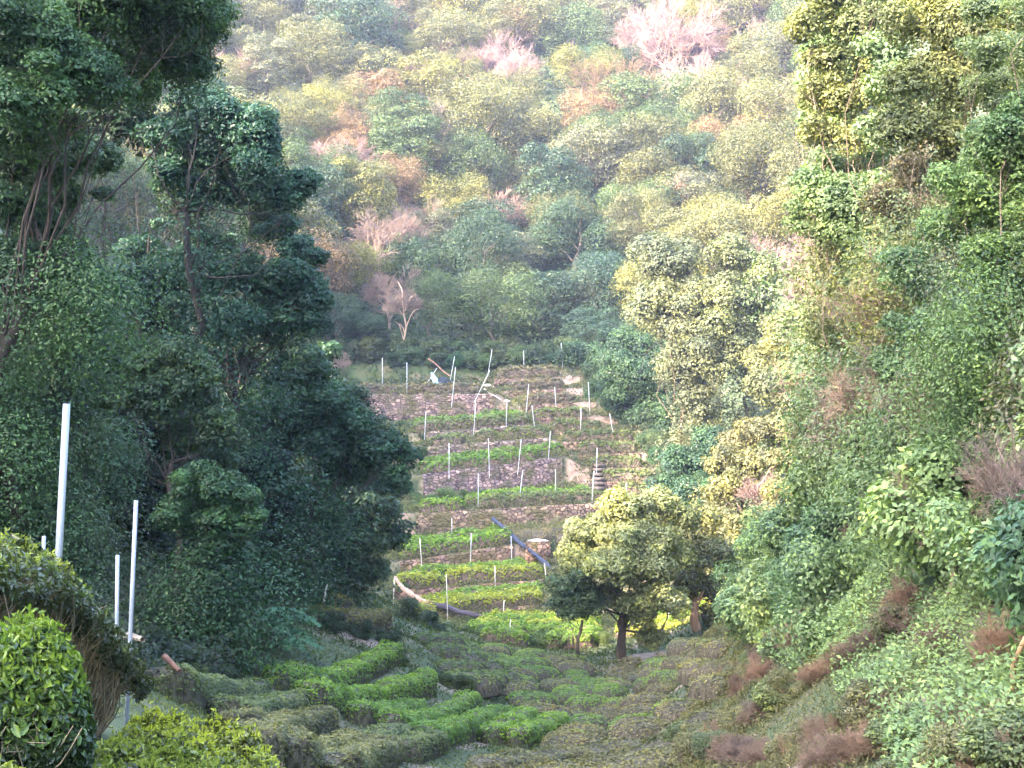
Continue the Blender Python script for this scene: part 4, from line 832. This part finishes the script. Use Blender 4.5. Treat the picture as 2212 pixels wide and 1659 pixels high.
# ------------------------------------------------------------------ foreground tea bushes with stems
def fore_bush(name, label, axis_pts, rw, rtop, rbot, seed, col, wood, nl, nst, L=0.043, group='tea bushes in the left foreground', sidef=0.24, sided=0.9):
    """axis_pts: list of (x, y, ztop); rw half width; a clipped dome of leaves over a fan of bare stems"""
    nl = int(nl * 1.7); r = rng(seed); A = np.array(axis_pts, float); d = np.r_[0, np.cumsum(np.linalg.norm(np.diff(A, axis=0), axis=1))]
    org = np.array([A[:, 0].mean(), A[:, 1].mean(), rbot]); root = empty(name, org); setp(root, label, 'tea bush', group)
    t = r.random(nl) * (d[-1] + 2 * rw) - rw; tc = np.clip(t, 0, d[-1]); ex = (t - tc)
    c = np.stack([np.interp(tc, d, A[:, i]) for i in range(3)], 1)
    tg = unit(A[-1] - A[0]) if len(A) > 1 else np.array([1., 0, 0]); tg = np.array([tg[0], tg[1], 0]); tg = tg / np.linalg.norm(tg); nm = np.array([-tg[1], tg[0], 0])
    s = r.uniform(-1, 1, nl) * np.sqrt(np.clip(1 - (ex / rw) ** 2, 0, 1)); rr = np.sqrt(s ** 2 + (ex / rw) ** 2)
    lump = 1 + .12 * np.sin(c[:, 0] * 4 + s * 3) + .08 * np.sin(c[:, 1] * 7 + s * 5)
    edge = np.clip(rr, 0, 1)
    side = r.random(nl) < sidef
    ang = s * 1.0
    z = -rtop * (edge ** 3.5) * 1.0 + r.random(nl) ** 2 * -0.05 + (r.random(nl) ** 6) * 0.05
    sidez = r.random(nl) ** 1.5
    p = c + tg * ex[:, None] * (1.0) + nm * (s * rw)[:, None]; p[:, 2] += z * lump + .075 * vnoise(p[:, 0], p[:, 1], .16, 4) * 2 + .03 * vnoise(p[:, 0], p[:, 1], .05, 9) * 2
    # side leaves hang over the edge
    outv = unit(tg * (ex / rw)[:, None] + nm * s[:, None] + 1e-6)
    p[side] = c[side] + outv[side] * (rw * (1.0 - 0.18 * sidez[side]) * lump[side])[:, None]
    p[side, 2] -= rtop + sidez[side] * (rtop * sided)
    nrm = np.where(side[:, None], outv * .8 + np.array([0, 0, .35]), np.array([0, 0, .9]) + outv * edge[:, None] * .7) + r.normal(size=(nl, 3)) * .6
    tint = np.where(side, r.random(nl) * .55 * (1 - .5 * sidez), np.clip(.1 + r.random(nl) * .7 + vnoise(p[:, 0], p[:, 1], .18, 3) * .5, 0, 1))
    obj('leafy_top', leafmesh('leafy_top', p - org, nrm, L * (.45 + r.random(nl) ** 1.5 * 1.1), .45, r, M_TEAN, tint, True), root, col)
    # young upright shoots on top
    ns = nl // 16; idx = r.choice(np.where(~side & (edge < .92))[0], ns); C = np.repeat(p[idx], 3, axis=0) + r.normal(size=(ns * 3, 3)) * np.array([.012, .012, .012]) + np.repeat(r.random((ns, 1)) * np.array([[0, 0, .055]]), 3, axis=0)
    V, Q, k = leaf_geo(C, r.normal(size=(ns * 3, 3)) * np.array([1, 1, .25]), L * .85, .36, r, True)
    obj('young_shoots', mkmesh('young_shoots', V - org, Q, M_TEAN, tint=np.repeat(.75 + .25 * r.random(ns * 3), k)), root, tuple(a * b for a, b in zip(col, (1.2, 1.15, .9))))
    mb = MB()
    for i in range(nst):
        tt = r.random() * d[-1]; b0 = np.array([np.interp(tt, d, A[:, j]) for j in range(3)])
        gz = Hs(b0[0], b0[1]); sd = r.uniform(-1, 1); top = b0 + nm * sd * rw * .88 + tg * r.uniform(-.3, .3) * rw; top[2] -= rtop * r.uniform(.5, 1.1)
        foot = b0 + nm * sd * rw * .35 + tg * r.uniform(-.1, .1); foot[2] = gz - .1
        q = bend(foot, top, r, .07, 6); a = r.uniform(.006, .014); mb.tube(q - org, np.linspace(a, a * .4, 6), 4, tint=r.random())
        for k in range(3):
            s0 = q[r.integers(2, 5)]; e = s0 + (top - foot) * r.uniform(.2, .4) + r.normal(size=3) * .08; e[2] = min(e[2], top[2] - .02); mb.tube(bend(s0, e, r, .1, 4) - org, [a * .5, a * .4, a * .3, a * .2], 3, tint=r.random())
    obj('stems', mb.mesh('stems', M_TWIG), root, wood)
    # inner dark leaf mass
    return root
def ax(*q): return [tuple(P(u, v, Y)) for u, v, Y in q]
TC = (0.08, 0.105, 0.045); WD = (0.20, 0.165, 0.12)
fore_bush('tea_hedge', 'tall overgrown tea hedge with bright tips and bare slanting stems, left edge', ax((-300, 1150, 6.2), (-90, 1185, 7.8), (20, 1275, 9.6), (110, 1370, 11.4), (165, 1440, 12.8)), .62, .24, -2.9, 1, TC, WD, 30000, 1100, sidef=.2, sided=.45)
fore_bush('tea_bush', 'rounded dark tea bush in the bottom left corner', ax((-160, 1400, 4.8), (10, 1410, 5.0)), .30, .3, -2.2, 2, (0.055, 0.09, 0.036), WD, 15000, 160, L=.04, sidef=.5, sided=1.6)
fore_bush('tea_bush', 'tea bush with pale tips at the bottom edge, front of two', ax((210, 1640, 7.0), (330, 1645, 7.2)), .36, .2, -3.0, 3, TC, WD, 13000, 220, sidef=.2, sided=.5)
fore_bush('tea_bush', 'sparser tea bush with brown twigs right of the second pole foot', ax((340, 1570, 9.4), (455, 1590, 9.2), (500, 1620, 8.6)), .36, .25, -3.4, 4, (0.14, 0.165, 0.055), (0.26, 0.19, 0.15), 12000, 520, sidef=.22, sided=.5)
fore_bush('tea_bush', 'small tea bush tip peeking in at the very bottom left', ax((-10, 1680, 4.2), (15, 1680, 4.2)), .14, .1, -2.2, 5, TC, WD, 4000, 50, L=.04)
# ------------------------------------------------------------------ poles
def pole_mesh(L, rad, sides=14, hollow=True):
    an = np.arange(sides) / sides * 2 * np.pi; c = np.stack([np.cos(an), np.sin(an)], 1); V = []
    rings = [(rad, -.3), (rad, L * .5), (rad, L)] + ([(rad * .82, L), (rad * .82, L - .25), (0.002, L - .25)] if hollow else [(0.001, L)])
    for q, z in rings: V += [(a * q, b * q, z) for a, b in c]
    Q = [(i * sides + j, i * sides + (j + 1) % sides, (i + 1) * sides + (j + 1) % sides, (i + 1) * sides + j) for i in range(len(rings) - 1) for j in range(sides)]
    me = mkmesh('metal_pole', V, Q, M_METAL); me.polygons.foreach_set('use_smooth', np.array([i < 2 * sides for i in range(len(Q))])); return me
POLES = []
def pole(ub, vb, ut, vt, Y, rad, label, col=(0.27, 0.30, 0.36), dY=0.0):
    """a pole from its foot (ub, vb) to its top (ut, vt) in picture units"""
    b = P(ub, vb, Y); t = P(ut, vt, Y + dY); L = float(np.linalg.norm(t - b))
    o = obj('metal_pole', pole_mesh(L, rad, 14 if rad > .022 else 8, True), None, col)
    o.location = tuple(b); o.rotation_euler = Vector(tuple(t - b)).to_track_quat('Z', 'Y').to_euler()
    setp(o, label, 'pole', 'metal poles standing among the tea'); POLES.append(o)
    return o
pole(108, 1560, 144, 872, 9.3, .024, 'tallest nearest galvanised pole with rusty open top, rising from the big tea hedge')
pole(273, 1572, 294, 1081, 13.6, .0215, 'second galvanised pole right of the tallest, standing on the slope by the bush')
pole(250, 1520, 254, 1199, 18, .025, 'shorter galvanised pole just left of and behind the second pole')
pole(92, 1260, 95, 1158, 15, .022, 'pole whose tip barely shows behind the big tea hedge')
SP = [(826, 828, 826, 773), (879, 850, 879, 783), (918, 830, 944, 795), (973, 815, 982, 770), (976, 868, 984, 793), (1028, 858, 1058, 800), (1055, 800, 1063, 755), (1023, 935, 1028, 860), (1132, 805, 1131, 757), (1216, 800, 1212, 741),
      (1093, 925, 1095, 870), (1136, 895, 1142, 830), (1155, 922, 1149, 875), (1202, 885, 1198, 836), (1254, 935, 1255, 882), (1274, 886, 1271, 826), (1325, 937, 1317, 893), (917, 943, 920, 889), (970, 1022, 970, 957), (1057, 1018, 1055, 947), (1119, 1012, 1126, 949), (1184, 998, 1189, 931), (1288, 1028, 1290, 967),
      (1033, 1090, 1033, 1023), (1121, 1086, 1129, 1017), (1200, 1080, 1200, 1013), (1278, 1088, 1283, 1018), (1354, 1090, 1353, 1043), (1443, 1085, 1449, 1031), (976, 1160, 976, 1120), (1069, 1145, 1064, 1118), (912, 1237, 907, 1163), (1016, 1220, 1018, 1152), (1105, 1205, 1104, 1158),
      (966, 1272, 962, 1237), (1070, 1283, 1069, 1223), (1182, 1264, 1176, 1216), (849, 1308, 852, 1249), (967, 1333, 964, 1240), (1085, 1350, 1089, 1297), (1099, 1388, 1103, 1338), (1444, 1368, 1445, 1322), (1461, 1330, 1462, 1310), (1519, 1478, 1520, 1440)]
SP = [s for s in SP if s[:2] != (966, 1272)]
for s in SP: pass
rows_ = sorted(SP, key=lambda s: s[1]); lab_ = {}
for k in range(0, len(rows_), 6):
    for j, s in enumerate(sorted(rows_[k:k + 6], key=lambda q: q[0])):
        ln = math.hypot(s[2] - s[0], s[3] - s[1]); tilt = (s[2] - s[0]) / (s[1] - s[3])
        w_ = 'strongly leaning' if abs(tilt) > .4 else ('slightly leaning' if abs(tilt) > .06 else 'upright')
        lab_[s] = '%s thin pole, %s from left in the %s row of poles down the slope' % (w_, ordi(j + 1), ordi(k // 6 + 1))
for s in SP:
    Y = float(Ydepth(s[1])) - 0.15 if s[1] < 1400 else 52
    if s[:2] == (1028, 858): Y = float(Ydepth(935)) - .15
    pole(s[0], s[1] + 4, s[2], s[3], Y, .022, lab_[s], col=(0.52, 0.56, 0.62) if s[1] < 1230 else (0.62, 0.58, 0.54))  # warmer colour on the lower poles stands in for sunlight
# ------------------------------------------------------------------ netting strips, tarp, steps, stones, planks
def strip(pts, wd, label, col, seed, segs=None):
    r = rng(seed); c = np.array([P(*p) for p in pts]); d = np.r_[0, np.cumsum(np.linalg.norm(np.diff(c, axis=0), axis=1))]; n = 50
    t = np.linspace(0, d[-1], n); q = np.stack([np.interp(t, d, c[:, i]) for i in range(3)], 1)
    for _ in range(3): q[1:-1] = (q[:-2] + q[1:-1] * 2 + q[2:]) / 4
    org = q[0].copy(); w_ = wd * (0.7 + 0.5 * vnoise(t, t * 0, 1.3, seed) * 2 * .6 + .3); w_[0] *= .5; w_[-1] *= .3
    m = 10; an = np.arange(m) / m * 2 * np.pi; tn = unit(np.gradient(q, axis=0)); a = unit(np.cross(tn, [0, 1, 0])); b = np.cross(tn, a)
    V = q[:, None] + a[:, None] * (np.cos(an)[None, :] * w_[:, None])[..., None] + b[:, None] * (np.sin(an)[None, :] * w_[:, None] * .45)[..., None]
    V += r.normal(size=V.shape) * wd * .14; V[:, :, 2] -= (np.abs(vnoise(t, t * 0, .6, seed + 5)) * wd * 1.2)[:, None]
    Q = [(i * m + j, i * m + (j + 1) % m, (i + 1) * m + (j + 1) % m, (i + 1) * m + j) for i in range(n - 1) for j in range(m)]
    o = obj('netting_strip', mkmesh('netting_strip', V.reshape(-1, 3) - org, Q, M_CLOTH, smooth=True), None, col); o.location = tuple(org)
    setp(o, label, 'netting'); return o
strip([(1063, 1118, 90), (1085, 1135, 89), (1120, 1170, 87.5), (1160, 1200, 86), (1180, 1218, 85), (1196, 1232, 84)], .13, 'dark blue rolled netting strung diagonally down past the stone wall', (0.035, 0.045, 0.08), 1)
strip([(852, 1246, 80), (870, 1270, 79), (905, 1295, 77.5), (940, 1303, 77)], .13, 'start of the rolled netting hanging from leftmost lower pole, sunlight painted in as tan', (0.36, 0.25, 0.2), 2)  # same roll as the grey strip, coloured tan for the sun on it
strip([(935, 1302, 77), (965, 1312, 76), (1010, 1325, 75), (1050, 1333, 74.5), (1100, 1335, 74), (1130, 1339, 74), (1172, 1342, 74)], .13, 'grey rolled netting sagging across the yellow-green hedges', (0.06, 0.055, 0.08), 3)
def blob(name, c, rad, sc, seed, mat, col, label, cat, group=None, rough=.25, sub=3):
    bpy_me = bpy.data.meshes.new(name); import bmesh; bm = bmesh.new(); bmesh.ops.create_icosphere(bm, subdivisions=sub, radius=1); r = rng(seed)
    ph = r.random(9) * 6
    for v in bm.verts:
        n = v.co.copy(); k = 1 + rough * (math.sin(n.x * 4 + ph[0]) * math.cos(n.y * 3.3 + ph[1]) + .6 * math.sin(n.z * 6 + ph[2] + n.x * 5) + .3 * math.sin(n.y * 11 + ph[3]))
        v.co = Vector((n.x * sc[0], n.y * sc[1], n.z * sc[2])) * rad * k
    bm.to_mesh(bpy_me); bm.free(); bpy_me.materials.append(mat)
    for p in bpy_me.polygons: p.use_smooth = mat is M_CLOTH
    o = obj(name, bpy_me, None, col); o.location = tuple(c)
    if label: setp(o, label, cat, group)
    return o
def gp(u, Y, dz=0): x = X(u, Y); return np.array([x, Y, Hs(x, Y) + dz])
tb = gp(950, 113.4); root = empty('tarp_bundle', tb); setp(root, 'pale blue and black tarp bundled over stakes on the top terrace', 'tarp')
a = blob('black_sheet', (0.35, 0, .55), .85, (1, .6, .75), 5, M_CLOTH, (0.02, 0.03, 0.05), None, None); a.parent = root
a = blob('blue_sheet', (-.35, -.35, .95), .42, (.55, .4, 1.5), 6, M_CLOTH, (0.35, 0.62, 0.8), None, None); a.parent = root; a.rotation_euler = (0, R(-25), 0)
a = blob('blue_fold', (0.05, -.5, .42), .36, (1.3, .4, .55), 7, M_CLOTH, (0.35, 0.62, 0.8), None, None); a.parent = root
def stick(name, a, b, rad, label, cat, col, mat=None, k=.03):
    r = rng(int(abs(a[0] * 100)) + 3); mb = MB(); q = bend(a, b, r, k, 6) if k else np.linspace(a, b, 6); o_ = np.array(a, float); mb.tube(q - o_, np.linspace(rad, rad * .7, 6), 7)
    o = obj(name, mb.mesh(name, mat or M_BARK), None, col); o.location = tuple(o_); setp(o, label, cat); return o
stick('fallen_branch', P(925, 775, 116), P(972, 812, 115.2), .06, 'reddish fallen branch slanting behind the tarp bundle', 'branch', (0.3, 0.17, 0.13))
stick('fallen_post', P(1046, 840, 112.6), P(1084, 866, 110.6), .07, 'pale stone post fallen slanting on the soil path', 'post', (0.3, 0.27, 0.26), M_ROCK)
blob('white_stone', gp(1232, 103.6, .15), .32, (1.3, .6, .55), 9, M_ROCK, (0.4, 0.38, 0.36), 'white flat stone lying between the terraces right of the path', 'stone', rough=.08)
blob('white_stone', P(1052, 833, 112.9), .3, (1.2, .6, .5), 10, M_ROCK, (0.32, 0.29, 0.26), 'pale stone at the top of the fallen post', 'stone', rough=.1)
blob('white_stone', P(1095, 867, 110.4), .25, (1.1, .6, .6), 11, M_ROCK, (0.32, 0.28, 0.25), 'pale stone beside the small pole top on the soil path', 'stone', rough=.1)
# stone steps beside the fifth terrace
st = gp(1287, 98.6); root = empty('stone_steps', st); setp(root, 'narrow pale stone steps climbing between the terraces', 'steps')
for k in range(7):
    a = P(1283 + k * 1.5 - 6, 1052 - k * 10, 96.0 + k * .62); w_ = .9 - .04 * k; V = []
    for dz in (0, -.22):
        for sx_, sy_ in ((0, 0), (w_, .05), (w_, .55), (0, .5)): V.append((a[0] + sx_ - st[0], a[1] + sy_ - st[1], a[2] + dz - st[2]))
    Q = [(0, 1, 2, 3), (4, 7, 6, 5), (0, 4, 5, 1), (1, 5, 6, 2), (2, 6, 7, 3), (3, 7, 4, 0)]
    obj('step', mkmesh('step', V, Q, M_ROCK), root, (0.15, 0.12, 0.11))
# retaining walls
def rwall(seg, x0u, x1u, drop, label, col=(1, 1, 1), seed=0, over=None):
    a, b = over if over else tline(seg); n = 40; r = rng(seed); P0 = []
    xa = X(x0u, a[1]); xb = X(x1u, b[1]); xs = np.linspace(xa, xb, n); k = (xs - a[0]) / (b[0] - a[0])
    ys = a[1] + (b[1] - a[1]) * k; zs = a[2] + (b[2] - a[2]) * k; m = 7
    V = []
    for i in range(n):
        dr = drop * (0.85 + .3 * r.random()) 
        for j in range(m):
            f = j / (m - 1); V.append((xs[i] + r.normal() * .02, ys[i] - .16 - .22 * f + r.normal() * .05, zs[i] + .05 + r.normal() * .03 - dr * f))
        V.append((xs[i], ys[i] + .25, zs[i] - drop)); V.append((xs[i], ys[i] + .25, zs[i] + .04))
    M_ = m + 2; V = np.array(V); org = V[(n // 2) * M_].copy()
    Q = [(i * M_ + j, i * M_ + (j + 1) % M_, (i + 1) * M_ + (j + 1) % M_, (i + 1) * M_ + j) for i in range(n - 1) for j in range(M_)]
    o = obj('stone_wall', mkmesh('stone_wall', V - org, Q, M_STONE), None, col); o.location = tuple(org)
    setp(o, label, 'stone wall', 'dry stone retaining walls'); return o
walls = [(1, 780, 1070, 2.2, 'tall dry stone wall under the top terrace, half hidden by shrubs', (1.1, 1, 1.05)), (2, 905, 1150, .8, 'low stone wall under the second left terrace'), (3, 925, 1185, 1.5, 'dry stone wall under the third left terrace'),
         (4, 915, 1215, 2.2, 'purplish stone wall under the fourth left terrace', (.95, .9, 1.1)), (5, 900, 1325, 2.2, 'long pale dry stone wall under the fifth terrace', (1.15, 1.05, .95)), (6, 865, 1108, 1.2, 'pinkish stone wall under the sixth terrace hedges', (1.2, 1, .9)), (7, 850, 1180, 1.1, 'reddish stone wall under the seventh terrace', (1.2, .95, .85)), (8, 880, 1170, .9, 'low reddish bank wall under the eighth terrace', (1.1, .9, .8))]
for k, q in enumerate(walls): rwall(LT[q[0]], q[1], q[2], q[3], q[4], q[5] if len(q) > 5 else (1, 1, 1), k)
for k, sg in enumerate(RT[:10]): rwall(sg, sg[0][0] + 8, sg[1][0] - 3, [.5, .8, .8, .7, .7, .7, .8, .8, .8, 1.0][k], '%s low wall down the right-hand flight of terraces' % ordi(k + 1), (1.15, .98, .92), 50 + k)
# square stone block wall
cb = P(1162, 1170, 87.2); V = []
for zz in (0, -1.5):
    for sx_, sy_ in ((-.75, -.5), (.75, -.4), (.7, .6), (-.7, .6)): V.append((sx_ * (1 + .08 * (zz < 0)), sy_, zz))
o = obj('stone_pier', mkmesh('stone_pier', V, [(0, 1, 2, 3), (4, 7, 6, 5), (0, 4, 5, 1), (1, 5, 6, 2), (2, 6, 7, 3), (3, 7, 4, 0)], M_STONE), None, (1.5, 1.2, 1.05)); o.location = tuple(cb)
setp(o, 'square pinkish stone pier with white top beside the blue netting', 'stone pier')
blob('white_stone', cb + np.array([0, 0, .06]), .55, (1.2, .7, .2), 14, M_ROCK, (0.42, 0.38, 0.36), 'flat white capping stone on the square pier', 'stone', rough=.1)
# earth banks by the left hedges, log, plank
for k, (u, Y, rad, sc, c, lb) in enumerate([(480, 24.8, .3, (1.5, .8, .7), (0.14, 0.11, 0.12), 'dark boulder below the olive hedge'), (378, 22.5, .25, (1, .8, 1), (0.10, 0.09, 0.10), 'grey boulder beside the reddish plank')]):
    blob('earth_bank' if 'earth' in lb else 'boulder', gp(u, Y, rad * .15), rad, sc, 30 + k, M_ROCK, c, lb, 'earth bank' if 'earth' in lb else 'boulder')
stick('log', P(272, 1372, 21), P(309, 1382, 20.6), .06, 'pale sawn log end sticking out by the second pole', 'log', (0.3, 0.25, 0.21), k=0)
stick('plank', P(356, 1418, 22), P(388, 1450, 21.5), .05, 'reddish plank leaning on the slope under the left wood', 'plank', (0.15, 0.08, 0.06), k=0)
stick('bamboo_cane', P(2120, 1560, 15), P(2240, 1330, 14), .035, 'dry tan cane leaning at the right edge', 'cane', (0.5, 0.32, 0.2))
stick('dead_twig', P(700, 1300, 46), P(707, 1262, 46), .035, 'forked white dead twig above the brown bench hedge', 'twig', (0.6, 0.55, 0.5))
# compound-leaf sapling
def sapling(label, base, Y, tips, col, seed):
    r = rng(seed); bx = X(base[0], base[1]); B = np.array([bx, base[1], Hs(bx, base[1])]); root = empty('sapling', B); setp(root, label, 'sapling')
    mb = MB(); Cs = []; Ns = []
    for (u, v) in tips:
        e = P(u, v, Y + r.uniform(-.5, .3)); q = bend(B, e, r, .06, 8); mb.tube(q - B, np.linspace(.03, .008, 8), 4)
        for k in range(9):
            a_ = k / 9 * 6.28 + r.random(); dr = np.array([math.cos(a_), math.sin(a_) * .6, r.uniform(-.25, .1)]); Lr = r.uniform(.45, .8)
            for j in range(14):
                f = .2 + .8 * j / 14; c = e + dr * Lr * f + np.array([0, 0, -.25 * f * f * Lr]) - B
                for sg in (-1, 1): Cs.append(c + np.cross(dr, [0, 0, 1]) * sg * .07); Ns.append(np.array([0, -.35, 1]) + r.normal(size=3) * .15)
    obj('stems', mb.mesh('stems', M_BARK), root, (0.12, 0.10, 0.08))
    obj('foliage', leafmesh('foliage', np.array(Cs), np.array(Ns), .15, .4, r, M_LEAF, .35 + .4 * r.random(len(Cs))), root, col)
sapling('bluish-green sapling with feathery leaves in front of the dark hollow', (590, 37), 37, [(560, 1320), (600, 1315), (640, 1330), (585, 1350), (620, 1360), (640, 1380), (605, 1385), (560, 1345)], (0.06, 0.15, 0.10), 71)
# ------------------------------------------------------------------ grass and undergrowth (uncountable)
def scatter(name, label, n, regionf, Lk, hgt, col, seed, mat, blade=False, group=None):
    r = rng(seed); x, y = regionf(r, n); z = H(x, y); n = len(x)
    L = np.maximum(.06, Lk * y) * (.6 + .8 * r.random(n)); dz = r.random(n) * hgt * (1 + vnoise(x, y, 1.7, 8) * 1.6).clip(.15, 2)
    C = np.stack([x, y, z + dz + L * .2], 1)
    if blade: Nn = r.normal(size=(n, 3)) * np.array([1, 1, .3]) + np.array([0, -.6, .2])
    else: Nn = r.normal(size=(n, 3)) * .5 + np.array([0, -.35, .8])
    o = obj(name, leafmesh(name, C, Nn, L, .3 if blade else .5, r, mat, np.clip(r.random(n) * .7 + (vnoise(x, y, 3, 6) + .5) * .3, 0, 1)), None, col)
    setp(o, label, None, None, 'stuff'); o['category'] = 'grass' if blade else 'undergrowth'
def reg_view(y0, y1, u0, u1, soilmax=.5, p=1.0, keep=None):
    def f(r, n):
        y = (y0 ** p + (y1 ** p - y0 ** p) * r.random(n)) ** (1 / p); u = r.uniform(u0, u1, n); x = (u - 1106) / F * y
        k = soilf(x, y) < soilmax + .25 * r.random(n)
        if keep is not None: k &= keep(x, y, u)
        return x[k], y[k]
    return f
scatter('grass', 'short green weeds and grass between the near hedges', 90000, reg_view(15, 70, 250, 1900, .5), .0026, .10, (0.06, 0.085, 0.035), 1, M_GRASS, True)
scatter('grass', 'dry and green weeds on the far terraces', 170000, reg_view(70, 119, 780, 1560, .66), .0022, .35, (0.125, 0.14, 0.08), 2, M_GRASS, True)
scatter('grass', 'dry brownish grass and weeds on the lower right slope', 150000, reg_view(12, 60, 1380, 2400, .8, keep=lambda x, y, u: u > 1420 + y * 1.5), .0026, .18, (0.15, 0.15, 0.085), 9, M_GRASS, True)
scatter('undergrowth', 'leafy ground cover over the right bank', 260000, reg_view(12, 75, 1590, 2400, .6, keep=lambda x, y, u: u > np.interp(y, [12, 20, 30, 75], [1950, 1820, 1640, 1590])),   .0032, .55, (0.18, 0.275, 0.125), 3, M_LEAF)
scatter('undergrowth', 'leafy ground cover high on the right bank towards its top', 130000, reg_view(9, 60, 2300, 3100, 1.1), .006, .7, (0.16, 0.24, 0.115), 13, M_LEAF)
scatter('undergrowth', 'ground cover under the left wood, shade put into its dark colour', 90000, reg_view(18, 70, -150, 700, .6, keep=lambda x, y, u: x < np.interp(y, [18, 30, 45, 70], [-5.2, -5.9, -7.2, -9])), .0042, .6, (0.02, 0.036, 0.022), 4, M_LEAF)  # leaf colour darkened for the shade below the trees
scatter('undergrowth', 'dim undergrowth between the trunks of the far forest', 110000, reg_view(117, 215, 380, 1900, .6), .0028, 1.3, (0.05, 0.08, 0.045), 5, M_LEAF)
# ------------------------------------------------------------------ haze
def haze():
    V = [(x, y, z) for z in (float(GZ.min()) - 1.5, max(118.0, float(GZ.max()) + 3)) for x, y in ((-510, -410), (510, -410), (510, 610), (-510, 610))]
    me = bpy.data.meshes.new('haze'); me.from_pydata(V, [], [(3, 2, 1, 0), (4, 5, 6, 7), (0, 1, 5, 4), (1, 2, 6, 5), (2, 3, 7, 6), (3, 0, 4, 7)]); me.update()
    m, t, out = newmat('haze_air'); pv = N(t, 'ShaderNodeVolumePrincipled'); pv.inputs['Color'].default_value = (0.56, 0.63, 1.0, 1); pv.inputs['Density'].default_value = 0.00034; pv.inputs['Anisotropy'].default_value = 0.2
    t.links.new(pv.outputs[0], out.inputs['Volume']); me.materials.append(m)
    setp(obj('haze', me), kind='stuff')
HAZE = True
if HAZE: haze()
